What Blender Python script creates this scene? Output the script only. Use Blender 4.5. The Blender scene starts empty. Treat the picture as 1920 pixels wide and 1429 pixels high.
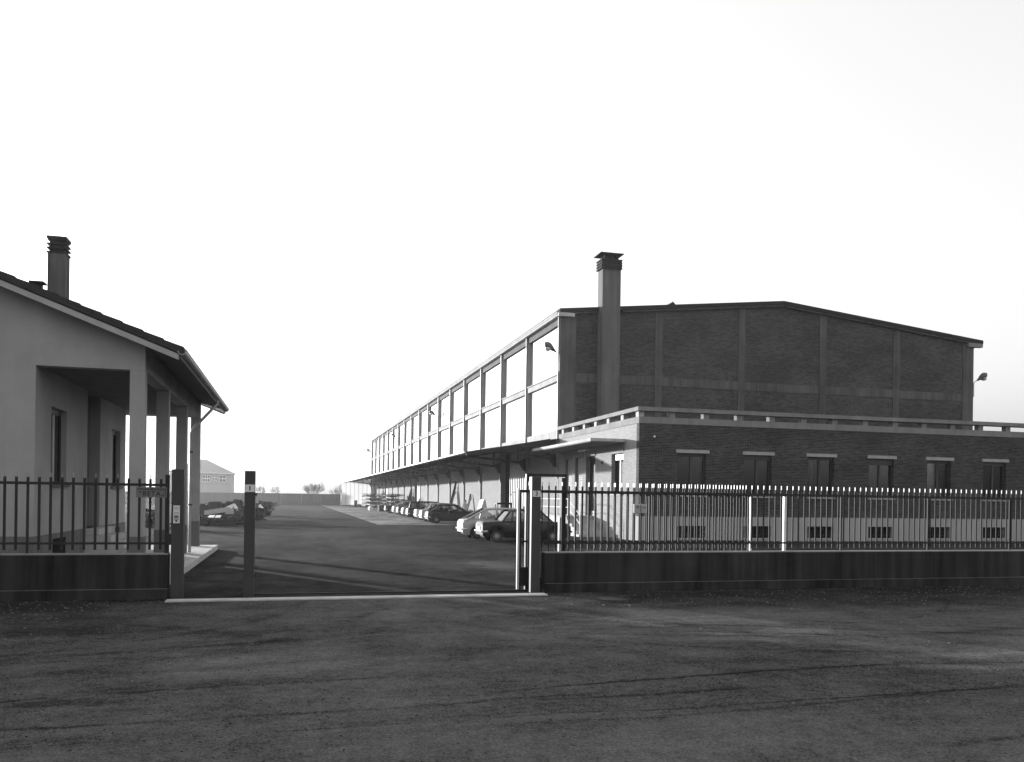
import bpy, math, random
from mathutils import Vector, Matrix
R = math.radians
random.seed(7)
sc = bpy.context.scene
col = sc.collection

# ------------------------------------------------------------ camera
F_PX, YAW, ROLL = 1554.4, 0.25717, 0.013526
f = Vector((math.sin(YAW), math.cos(YAW), 0)); r0 = Vector((math.cos(YAW), -math.sin(YAW), 0)); u0 = Vector((0, 0, 1))
r = math.cos(ROLL) * r0 + math.sin(ROLL) * u0
u = -math.sin(ROLL) * r0 + math.cos(ROLL) * u0
cam_d = bpy.data.cameras.new("camera"); cam = bpy.data.objects.new("camera", cam_d); col.objects.link(cam)
M = Matrix((r, u, -f)).transposed().to_4x4(); M.translation = (0, 0, 1.95)
cam.matrix_world = M
cam_d.sensor_width = 36; cam_d.lens = F_PX / 1920 * 36
cam_d.shift_x = 5 / 1920; cam_d.shift_y = (934.05 - 714.5) / 1920
cam_d.clip_start = 0.1; cam_d.clip_end = 4000
sc.camera = cam

# ------------------------------------------------------------ world, sun, exposure
SUN = Vector((-1, 1.61, 0.205)).normalized()          # towards the sun
w = bpy.data.worlds.new("World"); sc.world = w; w.use_nodes = True
nt = w.node_tree; nt.nodes.clear()
sky = nt.nodes.new("ShaderNodeTexSky"); sky.sky_type = 'NISHITA'; sky.sun_disc = False
sky.sun_elevation = math.asin(SUN.z); sky.sun_rotation = math.atan2(SUN.x, SUN.y) % (2 * math.pi)
sky.air_density = 1.6; sky.dust_density = 5.0; sky.ozone_density = 1.0
bw = nt.nodes.new("ShaderNodeRGBToBW")                 # black and white film
bg = nt.nodes.new("ShaderNodeBackground"); bg.inputs[1].default_value = 0.15
wo = nt.nodes.new("ShaderNodeOutputWorld")
pw = nt.nodes.new("ShaderNodeMath"); pw.operation = 'POWER'; pw.inputs[1].default_value = .5     # thin overcast evens the sky out
ml = nt.nodes.new("ShaderNodeMath"); ml.operation = 'MULTIPLY'; ml.inputs[1].default_value = 2.92
nt.links.new(sky.outputs[0], bw.inputs[0]); nt.links.new(bw.outputs[0], pw.inputs[0]); nt.links.new(pw.outputs[0], ml.inputs[0]); nt.links.new(ml.outputs[0], bg.inputs[0]); nt.links.new(bg.outputs[0], wo.inputs[0])
sd = bpy.data.lights.new("sun", 'SUN'); sd.energy = 5.0; sd.angle = R(0.9); sd.color = (1, 1, 1)
so = bpy.data.objects.new("sun", sd); col.objects.link(so)
so.rotation_euler = (-SUN).to_track_quat('-Z', 'Y').to_euler()
sc.view_settings.view_transform = 'Standard'; sc.view_settings.look = 'None'
sc.view_settings.gamma = 1.0; sc.view_settings.exposure = 1.0
sc.cycles.max_bounces = 6; sc.cycles.volume_bounces = 0
sc.cycles.transparent_max_bounces = 16

# ------------------------------------------------------------ materials
MATS = {}
def base_mat(name, rough=0.8, spec=0.3):
    m = bpy.data.materials.new(name); m.use_nodes = True; MATS[name] = m
    b = m.node_tree.nodes["Principled BSDF"]
    b.inputs["Roughness"].default_value = rough; b.inputs["Specular IOR Level"].default_value = spec
    return m, m.node_tree, b
def N(nt, t, **k):
    n = nt.nodes.new(t)
    for a, v in k.items(): setattr(n, a, v)
    return n
def mapping(nt, scale, rot=(0, 0, 0)):
    tc = N(nt, "ShaderNodeTexCoord"); mp = N(nt, "ShaderNodeMapping")
    mp.inputs["Scale"].default_value = scale; mp.inputs["Rotation"].default_value = rot
    nt.links.new(tc.outputs["Object"], mp.inputs[0]); return mp.outputs[0]
def noise(nt, vec, scale, detail=4, rough=.55):
    n = N(nt, "ShaderNodeTexNoise"); n.inputs["Scale"].default_value = scale
    n.inputs["Detail"].default_value = detail; n.inputs["Roughness"].default_value = rough
    nt.links.new(vec, n.inputs["Vector"]); return n.outputs[0]
def math_n(nt, op, a, b=None, c=None, clamp=False):
    n = N(nt, "ShaderNodeMath", operation=op); n.use_clamp = clamp
    for i, v in enumerate((a, b, c)):
        if v is None: continue
        if isinstance(v, (int, float)): n.inputs[i].default_value = v
        else: nt.links.new(v, n.inputs[i])
    return n.outputs[0]
def maprange(nt, v, a, b, c, d):
    n = N(nt, "ShaderNodeMapRange"); nt.links.new(v, n.inputs[0])
    for i, x in enumerate((a, b, c, d)): n.inputs[i + 1].default_value = x
    return n.outputs[0]
def bump(nt, b, h, dist, strength=.6):
    n = N(nt, "ShaderNodeBump"); n.inputs["Distance"].default_value = dist; n.inputs["Strength"].default_value = strength
    nt.links.new(h, n.inputs["Height"]); nt.links.new(n.outputs[0], b.inputs["Normal"])
def plain(name, v, rough=.6, spec=.4, metal=0.0, var=.15, scale=3):
    m, nt, b = base_mat(name, rough, spec); b.inputs["Metallic"].default_value = metal
    vec = mapping(nt, (1, 1, 1)); n = noise(nt, vec, scale, 5)
    nt.links.new(maprange(nt, n, .3, .7, v * (1 - var), v * (1 + var)), b.inputs["Base Color"])
    return m
def stucco(name, v, var=.14, streak=.1, grain=.12, bd=.004):
    """rendered or cast surface: cloudy tone, vertical weather streaks, fine grain"""
    m, nt, b = base_mat(name, .9, .2)
    vec = mapping(nt, (1, 1, 1)); a = noise(nt, vec, .7, 5); g = noise(nt, vec, 60, 3)
    s = noise(nt, mapping(nt, (3.2, 3.2, .18)), 1.0, 5, .6)
    k = math_n(nt, 'ADD', maprange(nt, a, .36, .64, 1 - var, 1 + var), maprange(nt, s, .38, .66, streak, -streak * 1.3))
    k = math_n(nt, 'ADD', k, maprange(nt, g, .25, .75, -grain, grain))
    nt.links.new(math_n(nt, 'MULTIPLY', k, v), b.inputs["Base Color"])
    bump(nt, b, g, bd)
    return m
def brick(name, v, mortar, bw_=.27, bh=.075, big_var=.22):
    m, nt, b = base_mat(name, .9, .2)
    tc = N(nt, "ShaderNodeTexCoord"); sx = N(nt, "ShaderNodeSeparateXYZ"); cx = N(nt, "ShaderNodeCombineXYZ")
    nt.links.new(tc.outputs["Object"], sx.inputs[0])
    nt.links.new(math_n(nt, 'ADD', sx.outputs[0], sx.outputs[1]), cx.inputs[0]); nt.links.new(sx.outputs[2], cx.inputs[1])
    bt = N(nt, "ShaderNodeTexBrick"); nt.links.new(cx.outputs[0], bt.inputs["Vector"])
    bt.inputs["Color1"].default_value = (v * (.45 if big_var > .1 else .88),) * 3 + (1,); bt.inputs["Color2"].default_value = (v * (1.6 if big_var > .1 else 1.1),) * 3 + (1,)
    bt.inputs["Mortar"].default_value = (mortar,) * 3 + (1,)
    bt.inputs["Scale"].default_value = 1; bt.inputs["Brick Width"].default_value = bw_; bt.inputs["Row Height"].default_value = bh
    bt.inputs["Mortar Size"].default_value = .009; bt.inputs["Mortar Smooth"].default_value = .3; bt.inputs["Bias"].default_value = 0
    big = noise(nt, mapping(nt, (.25, .25, .6)), 1.0, 5, .62)
    mx = N(nt, "ShaderNodeVectorMath", operation='SCALE'); nt.links.new(bt.outputs["Color"], mx.inputs[0])
    nt.links.new(maprange(nt, big, .37, .63, 1 - big_var, 1 + big_var), mx.inputs["Scale"]); nt.links.new(mx.outputs[0], b.inputs["Base Color"])
    bump(nt, b, math_n(nt, 'SUBTRACT', 1.0, bt.outputs["Fac"]), .006, .8)
    return m
def mat_ground(name, v, kind):
    m, nt, b = base_mat(name, .97, 0.02)
    vec = mapping(nt, (1, 1, 1))
    a = noise(nt, vec, .18, 6, .6); c = noise(nt, vec, 1.3, 6, .65); g = noise(nt, vec, 38, 3, .7); g2 = noise(nt, vec, 120, 2, .6)
    st = noise(nt, mapping(nt, (.22, 2.6, 1) if kind == 'road' else (.9, .3, 1), (0, 0, R(4 if kind == 'road' else 10))), 1.0, 6, .65)
    k = math_n(nt, 'ADD', maprange(nt, a, .36, .64, *((.66, 1.34) if kind == 'road' else (.62, 1.38))), maprange(nt, c, .36, .64, *((-.2, .2) if kind == 'road' else (-.28, .28))))
    k = math_n(nt, 'ADD', k, maprange(nt, g, .38, .62, -.34, .34)); k = math_n(nt, 'ADD', k, maprange(nt, g2, .38, .62, -.34, .34)); k = math_n(nt, 'ADD', k, maprange(nt, noise(nt, vec, 9, 4, .7), .38, .62, -.2, .2))
    k = math_n(nt, 'ADD', k, maprange(nt, st, .36, .64, *((-.09, .09) if kind == 'road' else (-.32, .32))))
    h = math_n(nt, 'ADD', g, math_n(nt, 'MULTIPLY', g2, .5))
    if kind in ('road', 'yard'):
        vo = N(nt, "ShaderNodeTexVoronoi"); vo.inputs["Scale"].default_value = 14; nt.links.new(vec, vo.inputs["Vector"])
        sp = N(nt, "ShaderNodeSeparateColor"); nt.links.new(vo.outputs["Color"], sp.inputs[0])
        pick = math_n(nt, 'GREATER_THAN', sp.outputs[0], .95); near = math_n(nt, 'LESS_THAN', vo.outputs["Distance"], .10)
        k = math_n(nt, 'ADD', k, math_n(nt, 'MULTIPLY', math_n(nt, 'MULTIPLY', pick, near), .55))
        pick = math_n(nt, 'LESS_THAN', sp.outputs[1], .12); near = math_n(nt, 'LESS_THAN', vo.outputs["Distance"], .2)
        k = math_n(nt, 'ADD', k, math_n(nt, 'MULTIPLY', math_n(nt, 'MULTIPLY', pick, near), -.6))
    if kind == 'road':
        # tyre tracks: thin dirt lines along the road, y = a + b x + wobble; some swing in towards the gate
        tc = N(nt, "ShaderNodeTexCoord"); sx = N(nt, "ShaderNodeSeparateXYZ"); nt.links.new(tc.outputs["Object"], sx.inputs[0])
        X, Y = sx.outputs[0], sx.outputs[1]
        wob = maprange(nt, noise(nt, mapping(nt, (.35, .35, 1)), 1.0, 3), .2, .8, -.13, .13)
        fine = maprange(nt, noise(nt, mapping(nt, (6, 6, 1)), 1.0, 4, .7), .2, .8, -.05, .05)
        brk = maprange(nt, noise(nt, mapping(nt, (.7, 2.5, 1)), 1.0, 4), .36, .6, .1, 1)
        Yw = math_n(nt, 'ADD', math_n(nt, 'ADD', Y, wob), fine)
        for (a0, b0, c0, xa, xb, wd, dp) in ((7.08, .016, -.001, -6, 9, .022, .5), (7.2, .016, -.001, -5, 4, .09, .14), (7.62, .034, .011, -5, 3.2, .05, .34), (7.45, .334, -.027, 1.5, 12, .028, .55),
                (7.45, .334, -.027, 3, 12, .1, .2), (8.9, .088, -.017, -6, 1.2, .03, .42), (9.05, .088, -.017, -4, 1.5, .12, .15), (7.56, .036, 0, 2.2, 5, .05, .3), (11.5, .32, .05, -2, 1.6, .13, .3), (10.9, .25, .04, -4, 1, .2, .16),
                (6.81, .001, .007, 1, 9, .045, .22), (13.4, -.375, 0, 4.4, 9, .05, .34), (14.3, -.4, 0, 5, 12, .1, .24), (12.6, -.30, 0, 3.5, 7, .06, .25), (15.2, -.36, -.005, 7, 14, .07, .3), (5.52, .019, 0, 4.4, 9, .05, .4), (10.0, .22, -.03, -5, 3, .12, .16),
                (12.9, -.41, 0, 4, 8, .22, -.26), (13.7, -.42, 0, 3.6, 7, .16, -.2), (10.3, -.27, 0, 6, 12, .12, -.3), (9.6, .1, -.02, -1, 4, .35, -.1), (6.5, .01, 0, -6, 8, .2, -.08)):
            yy = math_n(nt, 'ADD', math_n(nt, 'MULTIPLY', X, b0), math_n(nt, 'MULTIPLY', math_n(nt, 'MULTIPLY', X, X), c0))
            d = math_n(nt, 'ABSOLUTE', math_n(nt, 'SUBTRACT', math_n(nt, 'SUBTRACT', Yw, yy), a0))
            line = maprange(nt, d, wd * .2, wd * 1.5, 1, 0)
            ends = math_n(nt, 'MULTIPLY', maprange(nt, X, xa - .4, xa + .8, 0, 1), maprange(nt, X, xb - .8, xb + .4, 1, 0))
            k = math_n(nt, 'SUBTRACT', k, math_n(nt, 'MULTIPLY', math_n(nt, 'MULTIPLY', math_n(nt, 'MULTIPLY', line, ends), brk), dp * 1.9))
        k = math_n(nt, 'ADD', k, maprange(nt, Yw, 6.8, 7.15, .1, 0))      # cleaner metalled strip nearest the camera
    if kind == 'road':     # turning arcs into the gateway
        for (ax, ay, rad_, wd, dp) in ((-5.6, 16.4, 5.9, .1, .22), (-5.6, 16.4, 7.3, .12, .2), (-4.4, 17.2, 6.6, .07, .2), (9.2, 17, 6.6, .1, .2), (9.2, 17, 8.0, .1, .22), (8.0, 17.5, 6.0, .06, .2), (-6.5, 16.8, 8.8, .2, -.14), (10, 17, 8.9, .2, -.14)):
            d = math_n(nt, 'SQRT', math_n(nt, 'ADD', math_n(nt, 'POWER', math_n(nt, 'SUBTRACT', X, ax), 2.0), math_n(nt, 'POWER', math_n(nt, 'SUBTRACT', Yw, ay), 2.0)))
            line = maprange(nt, math_n(nt, 'ABSOLUTE', math_n(nt, 'SUBTRACT', d, rad_)), wd * .2, wd * 1.5, 1, 0)
            k = math_n(nt, 'SUBTRACT', k, math_n(nt, 'MULTIPLY', math_n(nt, 'MULTIPLY', line, brk), dp * 1.5))
    if kind in ('road', 'yard'):      # pale and dark patches; the yard's sunlit spot is put into the colour
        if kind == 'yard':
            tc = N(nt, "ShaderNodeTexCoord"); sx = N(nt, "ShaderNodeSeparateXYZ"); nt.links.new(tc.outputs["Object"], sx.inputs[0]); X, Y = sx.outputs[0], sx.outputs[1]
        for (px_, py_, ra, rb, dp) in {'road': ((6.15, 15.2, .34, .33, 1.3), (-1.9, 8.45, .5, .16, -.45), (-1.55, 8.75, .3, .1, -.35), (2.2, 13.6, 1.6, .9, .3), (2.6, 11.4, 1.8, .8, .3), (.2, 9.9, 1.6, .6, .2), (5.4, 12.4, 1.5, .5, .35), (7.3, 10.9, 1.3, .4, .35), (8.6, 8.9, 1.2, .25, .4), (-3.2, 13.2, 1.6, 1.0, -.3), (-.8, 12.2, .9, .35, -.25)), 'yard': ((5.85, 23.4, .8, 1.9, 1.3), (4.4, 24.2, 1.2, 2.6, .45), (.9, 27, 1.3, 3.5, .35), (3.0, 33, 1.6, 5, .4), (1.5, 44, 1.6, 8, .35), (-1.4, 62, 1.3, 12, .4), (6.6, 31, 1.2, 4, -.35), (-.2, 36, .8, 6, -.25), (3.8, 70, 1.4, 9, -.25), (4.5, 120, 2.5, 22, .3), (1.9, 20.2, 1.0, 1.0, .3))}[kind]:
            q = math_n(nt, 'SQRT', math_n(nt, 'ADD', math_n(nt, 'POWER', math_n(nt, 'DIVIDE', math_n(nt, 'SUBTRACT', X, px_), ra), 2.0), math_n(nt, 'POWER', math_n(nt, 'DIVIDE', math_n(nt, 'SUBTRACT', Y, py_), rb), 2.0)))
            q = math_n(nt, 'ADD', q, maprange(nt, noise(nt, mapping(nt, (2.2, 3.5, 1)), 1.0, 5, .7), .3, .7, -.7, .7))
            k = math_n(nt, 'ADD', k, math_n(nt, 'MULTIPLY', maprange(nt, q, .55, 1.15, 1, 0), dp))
    if kind == 'road':     # dark gravelly dirt verge along the two walls with their shade painted in, fading out in front of the gate
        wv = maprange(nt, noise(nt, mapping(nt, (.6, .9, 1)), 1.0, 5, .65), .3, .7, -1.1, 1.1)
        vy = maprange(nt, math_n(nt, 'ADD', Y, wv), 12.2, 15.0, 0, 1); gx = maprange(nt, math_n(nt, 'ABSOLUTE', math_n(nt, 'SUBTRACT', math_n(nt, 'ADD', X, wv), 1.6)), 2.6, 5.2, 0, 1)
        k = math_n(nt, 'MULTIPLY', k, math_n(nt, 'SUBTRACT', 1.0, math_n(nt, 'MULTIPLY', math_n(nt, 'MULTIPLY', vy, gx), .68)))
    k = math_n(nt, 'MAXIMUM', k, .2)
    nt.links.new(math_n(nt, 'MULTIPLY', k, v), b.inputs["Base Color"])
    bump(nt, b, h, .012 if kind != 'apron' else .005, .8)
    return m
def glass_mat(name, tint=.7, rough=.05):
    m, nt, b = base_mat(name); nt.nodes.remove(b)
    t = N(nt, "ShaderNodeBsdfTransparent"); t.inputs[0].default_value = (tint,) * 3 + (1,)
    g = N(nt, "ShaderNodeBsdfGlossy"); g.inputs["Roughness"].default_value = rough; g.inputs[0].default_value = (.9,) * 3 + (1,)
    fr = N(nt, "ShaderNodeFresnel"); fr.inputs[0].default_value = 1.5
    mx = N(nt, "ShaderNodeMixShader"); nt.links.new(fr.outputs[0], mx.inputs[0]); nt.links.new(t.outputs[0], mx.inputs[1]); nt.links.new(g.outputs[0], mx.inputs[2])
    nt.links.new(mx.outputs[0], nt.nodes["Material Output"].inputs[0]); return m

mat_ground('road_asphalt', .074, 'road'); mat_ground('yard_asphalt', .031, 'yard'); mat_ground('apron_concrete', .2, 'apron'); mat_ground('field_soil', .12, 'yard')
brick('brick', .036, .12); brick('brick_gable', .042, .14); brick('brick_lit', .29, .21, big_var=.06)  # side-wall brick is the fronts' brick with sunlight put into its colour
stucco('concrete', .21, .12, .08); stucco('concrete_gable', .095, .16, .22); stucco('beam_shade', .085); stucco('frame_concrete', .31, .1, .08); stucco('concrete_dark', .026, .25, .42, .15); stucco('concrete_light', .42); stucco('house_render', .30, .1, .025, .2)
stucco('house_plinth', .13); stucco('base_render', .32, .06, .05); stucco('house_chimney', .09, .15, .35); stucco('chimney_concrete', .12, .1, .16)
stucco('far_wall_concrete', .09, .1, .1)
plain('lintel_stone', .33, .8); plain('threshold', .38, .8, var=.2)
plain('steel_dark', .025, .65, .22); plain('steel_paint', .022, .6, .25); plain('post_paint', .035, .55, .4, var=.1)
plain('lamp_paint', .09, .5); plain('tip_sunlit', .25, .45, .5); plain('steel_light', .55, .4); plain('white_paint', .8, .5); plain('plate_white', .6, .5, var=.05); plain('plate_black', .015, .5)
plain('sign_grey', .13, .6, var=.08); plain('frame_dark', .035, .5); plain('roof_dark', .025, .9, .2); plain('soffit', .12, .9, .2)
plain('zinc', .30, .45, .5, .3); plain('rust', .02, .9, .2, var=.5, scale=6); plain('timber', .05, .8, .2, var=.4, scale=6); plain('timber_pale', .35, .8, .2, var=.3, scale=6)
plain('tyre', .02, .9, .2); plain('hub', .25, .4, .5, .6); plain('rim_steel', .06, .5); plain('chrome', .7, .2, .5, .9); plain('rubber', .02, .8); plain('lamp_glass', .5, .3); plain('interior', .03, .9)
plain('skin', .35, .6); plain('hair', .02, .8); plain('cloth_white', .8, .9); plain('cloth_dark', .05, .9); plain('tarp', .75, .8); plain('bark', .12, .95, .1)
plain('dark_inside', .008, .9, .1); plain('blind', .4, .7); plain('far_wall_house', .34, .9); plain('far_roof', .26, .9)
glass_mat('car_glass', .92); glass_mat('lamp_bowl', .8, .1); glass_mat('office_glass', .8, .03); plain('room_grey', .05, .9); plain('room_pale', .07, .9)
m, nt, b = base_mat('window_glass', .06, .35); b.inputs["Base Color"].default_value = (.01,) * 3 + (1,)
# translucent ribbed glazing of the hall
def ribbed(name, v, per, axis='y', rough=.5, bd=.02, trans=0.0):
    m, nt, b = base_mat(name, rough, .4)
    tc = N(nt, "ShaderNodeTexCoord"); sx = N(nt, "ShaderNodeSeparateXYZ"); nt.links.new(tc.outputs["Object"], sx.inputs[0])
    s = math_n(nt, 'SINE', math_n(nt, 'MULTIPLY', sx.outputs[{'x': 0, 'y': 1, 'z': 2}[axis]], 2 * math.pi / per))
    n = noise(nt, mapping(nt, (1, .8, .12)), 1.0, 3)
    nt.links.new(math_n(nt, 'MULTIPLY', maprange(nt, n, .35, .65, .9, 1.08), v), b.inputs["Base Color"])
    bump(nt, b, s, bd, .7)
    if trans:
        tr = N(nt, "ShaderNodeBsdfTranslucent"); tr.inputs[0].default_value = (.8,) * 3 + (1,)
        mx = N(nt, "ShaderNodeMixShader"); mx.inputs[0].default_value = trans
        nt.links.new(b.outputs[0], mx.inputs[1]); nt.links.new(tr.outputs[0], mx.inputs[2]); nt.links.new(mx.outputs[0], nt.nodes["Material Output"].inputs[0])
    return m
ribbed('glazing', .38, .25, bd=.012); ribbed('door_sheet', .42, .5, bd=.09); ribbed('canopy_sheet', .13, .3, bd=.02)
ribbed('curtain_sheet', .85, 1.0, 'x', bd=.03, trans=.6); ribbed('tile', .03, .22, 'y', .9, .03); ribbed('shutter', .30, .12, 'z', .7, .02)

# ------------------------------------------------------------ mesh builder
class MB:
    def __init__(s): s.v = []; s.f = []
    def add(s, vs, fs):
        o = len(s.v); s.v += [tuple(p) for p in vs]; s.f += [tuple(i + o for i in q) for q in fs]; return s
    def box(s, x0, x1, y0, y1, z0, z1):
        x0, x1 = min(x0, x1), max(x0, x1); y0, y1 = min(y0, y1), max(y0, y1); z0, z1 = min(z0, z1), max(z0, z1)
        return s.add([(x0, y0, z0), (x1, y0, z0), (x1, y1, z0), (x0, y1, z0), (x0, y0, z1), (x1, y0, z1), (x1, y1, z1), (x0, y1, z1)],
                     [(0, 3, 2, 1), (4, 5, 6, 7), (0, 1, 5, 4), (1, 2, 6, 5), (2, 3, 7, 6), (3, 0, 4, 7)])
    def prism(s, pts, d):
        """closed polygon pts (3-D) pushed along d"""
        n = len(pts); d = Vector(d); a = [Vector(p) for p in pts]; bb = [p + d for p in a]
        nrm = sum(((a[i] - a[0]).cross(a[(i + 1) % n] - a[0]) for i in range(1, n)), Vector())
        if nrm.dot(d) > 0: a.reverse(); bb.reverse()
        return s.add(a + bb, [tuple(range(n)), tuple(range(2 * n - 1, n - 1, -1))] + [(i, i + n, (i + 1) % n + n, (i + 1) % n) for i in range(n)])
    def tube(s, pts, rad, n=8, r2=None):
        pts = [Vector(p) for p in pts]; rings = []
        for i, p in enumerate(pts):
            t = (pts[min(i + 1, len(pts) - 1)] - pts[max(i - 1, 0)]).normalized()
            a = t.orthogonal() if i == 0 else (rings_a - t * rings_a.dot(t))
            a.normalize(); rings_a = a; b_ = t.cross(a)
            rr = rad if r2 is None else rad + (r2 - rad) * i / (len(pts) - 1)
            rings.append([p + (a * math.cos(2 * math.pi * k / n) + b_ * math.sin(2 * math.pi * k / n)) * rr for k in range(n)])
        vs = [q for rg in rings for q in rg]; fs = []
        for i in range(len(rings) - 1):
            for k in range(n): fs.append((i * n + k, i * n + (k + 1) % n, (i + 1) * n + (k + 1) % n, (i + 1) * n + k))
        fs.append(tuple(range(n - 1, -1, -1))); e = (len(rings) - 1) * n; fs.append(tuple(range(e, e + n)))
        return s.add(vs, fs)
    def bar(s, p, q, w, h=None):
        """rectangular bar from p to q"""
        h = h or w; p = Vector(p); q = Vector(q); t = (q - p).normalized()
        up = Vector((0, 0, 1)) if abs(t.z) < .95 else Vector((0, 1, 0))
        a = t.cross(up).normalized() * w / 2; b_ = a.cross(t).normalized() * h / 2
        vs = [p - a - b_, p + a - b_, p + a + b_, p - a + b_, q - a - b_, q + a - b_, q + a + b_, q - a + b_]
        return s.add(vs, [(0, 3, 2, 1), (4, 5, 6, 7), (0, 1, 5, 4), (1, 2, 6, 5), (2, 3, 7, 6), (3, 0, 4, 7)])
    def quadslab(s, q, t):
        """four corners, thickness t along the face normal"""
        q = [Vector(p) for p in q]; n = (q[1] - q[0]).cross(q[3] - q[0]).normalized() * t
        return s.prism(q, n)
    def lathe(s, c, prof, axis='y', n=20):
        """prof: (radius, offset along axis)"""
        c = Vector(c); A = {'x': (Vector((0, 1, 0)), Vector((0, 0, 1)), Vector((1, 0, 0))), 'y': (Vector((0, 0, 1)), Vector((1, 0, 0)), Vector((0, 1, 0))), 'z': (Vector((1, 0, 0)), Vector((0, 1, 0)), Vector((0, 0, 1)))}[axis]
        vs = []; fs = []
        for (rr, o) in prof:
            for k in range(n):
                a = 2 * math.pi * k / n; vs.append(c + A[0] * math.cos(a) * rr + A[1] * math.sin(a) * rr + A[2] * o)
        for i in range(len(prof) - 1):
            for k in range(n): fs.append((i * n + k, i * n + (k + 1) % n, (i + 1) * n + (k + 1) % n, (i + 1) * n + k))
        fs.append(tuple(range(n - 1, -1, -1))); e = (len(prof) - 1) * n; fs.append(tuple(range(e, e + n)))
        return s.add(vs, fs)
    def build(s, name, mat, parent=None, smooth=None, bevel=0, origin=None):
        me = bpy.data.meshes.new(name)
        off = Vector(origin) if origin is not None else (world_loc(parent) if parent else Vector())
        me.from_pydata([tuple(Vector(p) - off) for p in s.v], [], s.f); me.validate(); me.update()
        me.materials.append(MATS[mat])
        if hasattr(s, 'mats'):
            me.materials.append(MATS['tip_sunlit'])  # paler tip steel puts the sun on the tips into their colour
            for p_ in me.polygons[6:]: p_.material_index = 1
        o = bpy.data.objects.new(name, me); col.objects.link(o)
        if origin is not None and not parent: o.location = off
        if parent: o.parent = parent
        if smooth:
            for p in me.polygons: p.use_smooth = True
            me.set_sharp_from_angle(angle=R(smooth))
        if bevel:
            bv = o.modifiers.new("bevel", 'BEVEL'); bv.width = bevel; bv.segments = 2; bv.limit_method = 'ANGLE'; bv.angle_limit = R(40)
        return o
def world_loc(o):
    v = Vector()
    while o: v += o.location; o = o.parent
    return v
def thing(name, label, cat, loc=(0, 0, 0), group=None):
    o = bpy.data.objects.new(name, None); col.objects.link(o); o.location = loc; o.empty_display_size = .3
    o['label'] = label; o['category'] = cat
    if group: o['group'] = group
    return o
def tag(o, label=None, cat=None, group=None, kind=None):
    if label: o['label'] = label
    if cat: o['category'] = cat
    if group: o['group'] = group
    if kind: o['kind'] = kind
    return o
def copy_tree(o, parent=None):
    c = o.copy(); col.objects.link(c); c.parent = parent
    for ch in o.children: copy_tree(ch, c)
    return c
def text_mesh(txt, size, loc, mat, parent, name='lettering', bold=0.0, space=1.0, align='CENTER', sx=1.0):
    cu = bpy.data.curves.new(name, 'FONT'); cu.body = txt; cu.size = size; cu.align_x = align; cu.align_y = 'CENTER'
    cu.extrude = .0015; cu.offset = bold; cu.space_character = space
    t = bpy.data.objects.new(name, cu); col.objects.link(t)
    dg = bpy.context.evaluated_depsgraph_get(); me = bpy.data.meshes.new_from_object(t.evaluated_get(dg))
    bpy.data.objects.remove(t); bpy.data.curves.remove(cu)
    me.name = name; me.materials.clear(); me.materials.append(MATS[mat])
    me.transform(Matrix.Diagonal((sx, 1, 1, 1))); me.transform(Matrix.Rotation(R(90), 4, 'X'))
    o = bpy.data.objects.new(name, me); col.objects.link(o); o.parent = parent; o.location = Vector(loc) - world_loc(parent)
    return o
def sheet(name, pts, mat):
    mb = MB(); mb.add(pts, [tuple(range(len(pts)))]); return tag(mb.build(name, mat), kind='structure')

# ------------------------------------------------------------ ground
sheet('ground', [(-1500, -1500, 0), (1500, -1500, 0), (1500, 1500, 0), (-1500, 1500, 0)], 'field_soil')
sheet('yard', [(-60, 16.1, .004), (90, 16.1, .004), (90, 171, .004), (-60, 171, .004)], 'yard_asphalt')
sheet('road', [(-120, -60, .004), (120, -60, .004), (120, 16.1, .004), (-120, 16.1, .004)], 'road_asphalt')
sheet('concrete_apron', [(5.75, 57.5, .008), (15.75, 57.5, .008), (15.75, 170.9, .008), (5.75, 170.9, .008)], 'apron_concrete')

# ------------------------------------------------------------ warehouse
WX0, WX1, WY0, WY1 = 15.8, 46.45, 48.35, 170.8
NB = 17; BAY = 7.2; COLY = [WY0 + .2 + i * BAY for i in range(NB + 1)]
wh = thing('warehouse', 'long tall brick and concrete hall with glazed upper side wall and shallow gable', 'warehouse', (WX0, WY0, 0))
RX = 31.13
def roofz(x): return 13.55 + 1.57 * (1 - abs(x - RX) / (RX - WX0))
mb = MB()
zt = lambda x: roofz(x) - .32
mb.prism([(WX0 + .02, WY0, 0), (WX1 - .02, WY0, 0), (WX1 - .02, WY0, zt(WX1)), (RX, WY0, zt(RX)), (WX0 + .02, WY0, zt(WX0))], (0, .3, 0))
mb.build('gable_wall', 'brick_gable', wh)
mb = MB(); mb.prism([(WX0 + .3, WY1, 0), (WX1, WY1, 0), (WX1, WY1, zt(WX1)), (RX, WY1, zt(RX)), (WX0 + .3, WY1, zt(WX0))], (0, -.3, 0)); mb.build('gable_wall', 'brick_gable', wh)
mb = MB().box(WX1 - .3, WX1, WY0 + .303, WY1 - .303, 0, 13.1); mb.build('side_wall', 'brick', wh)
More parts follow.
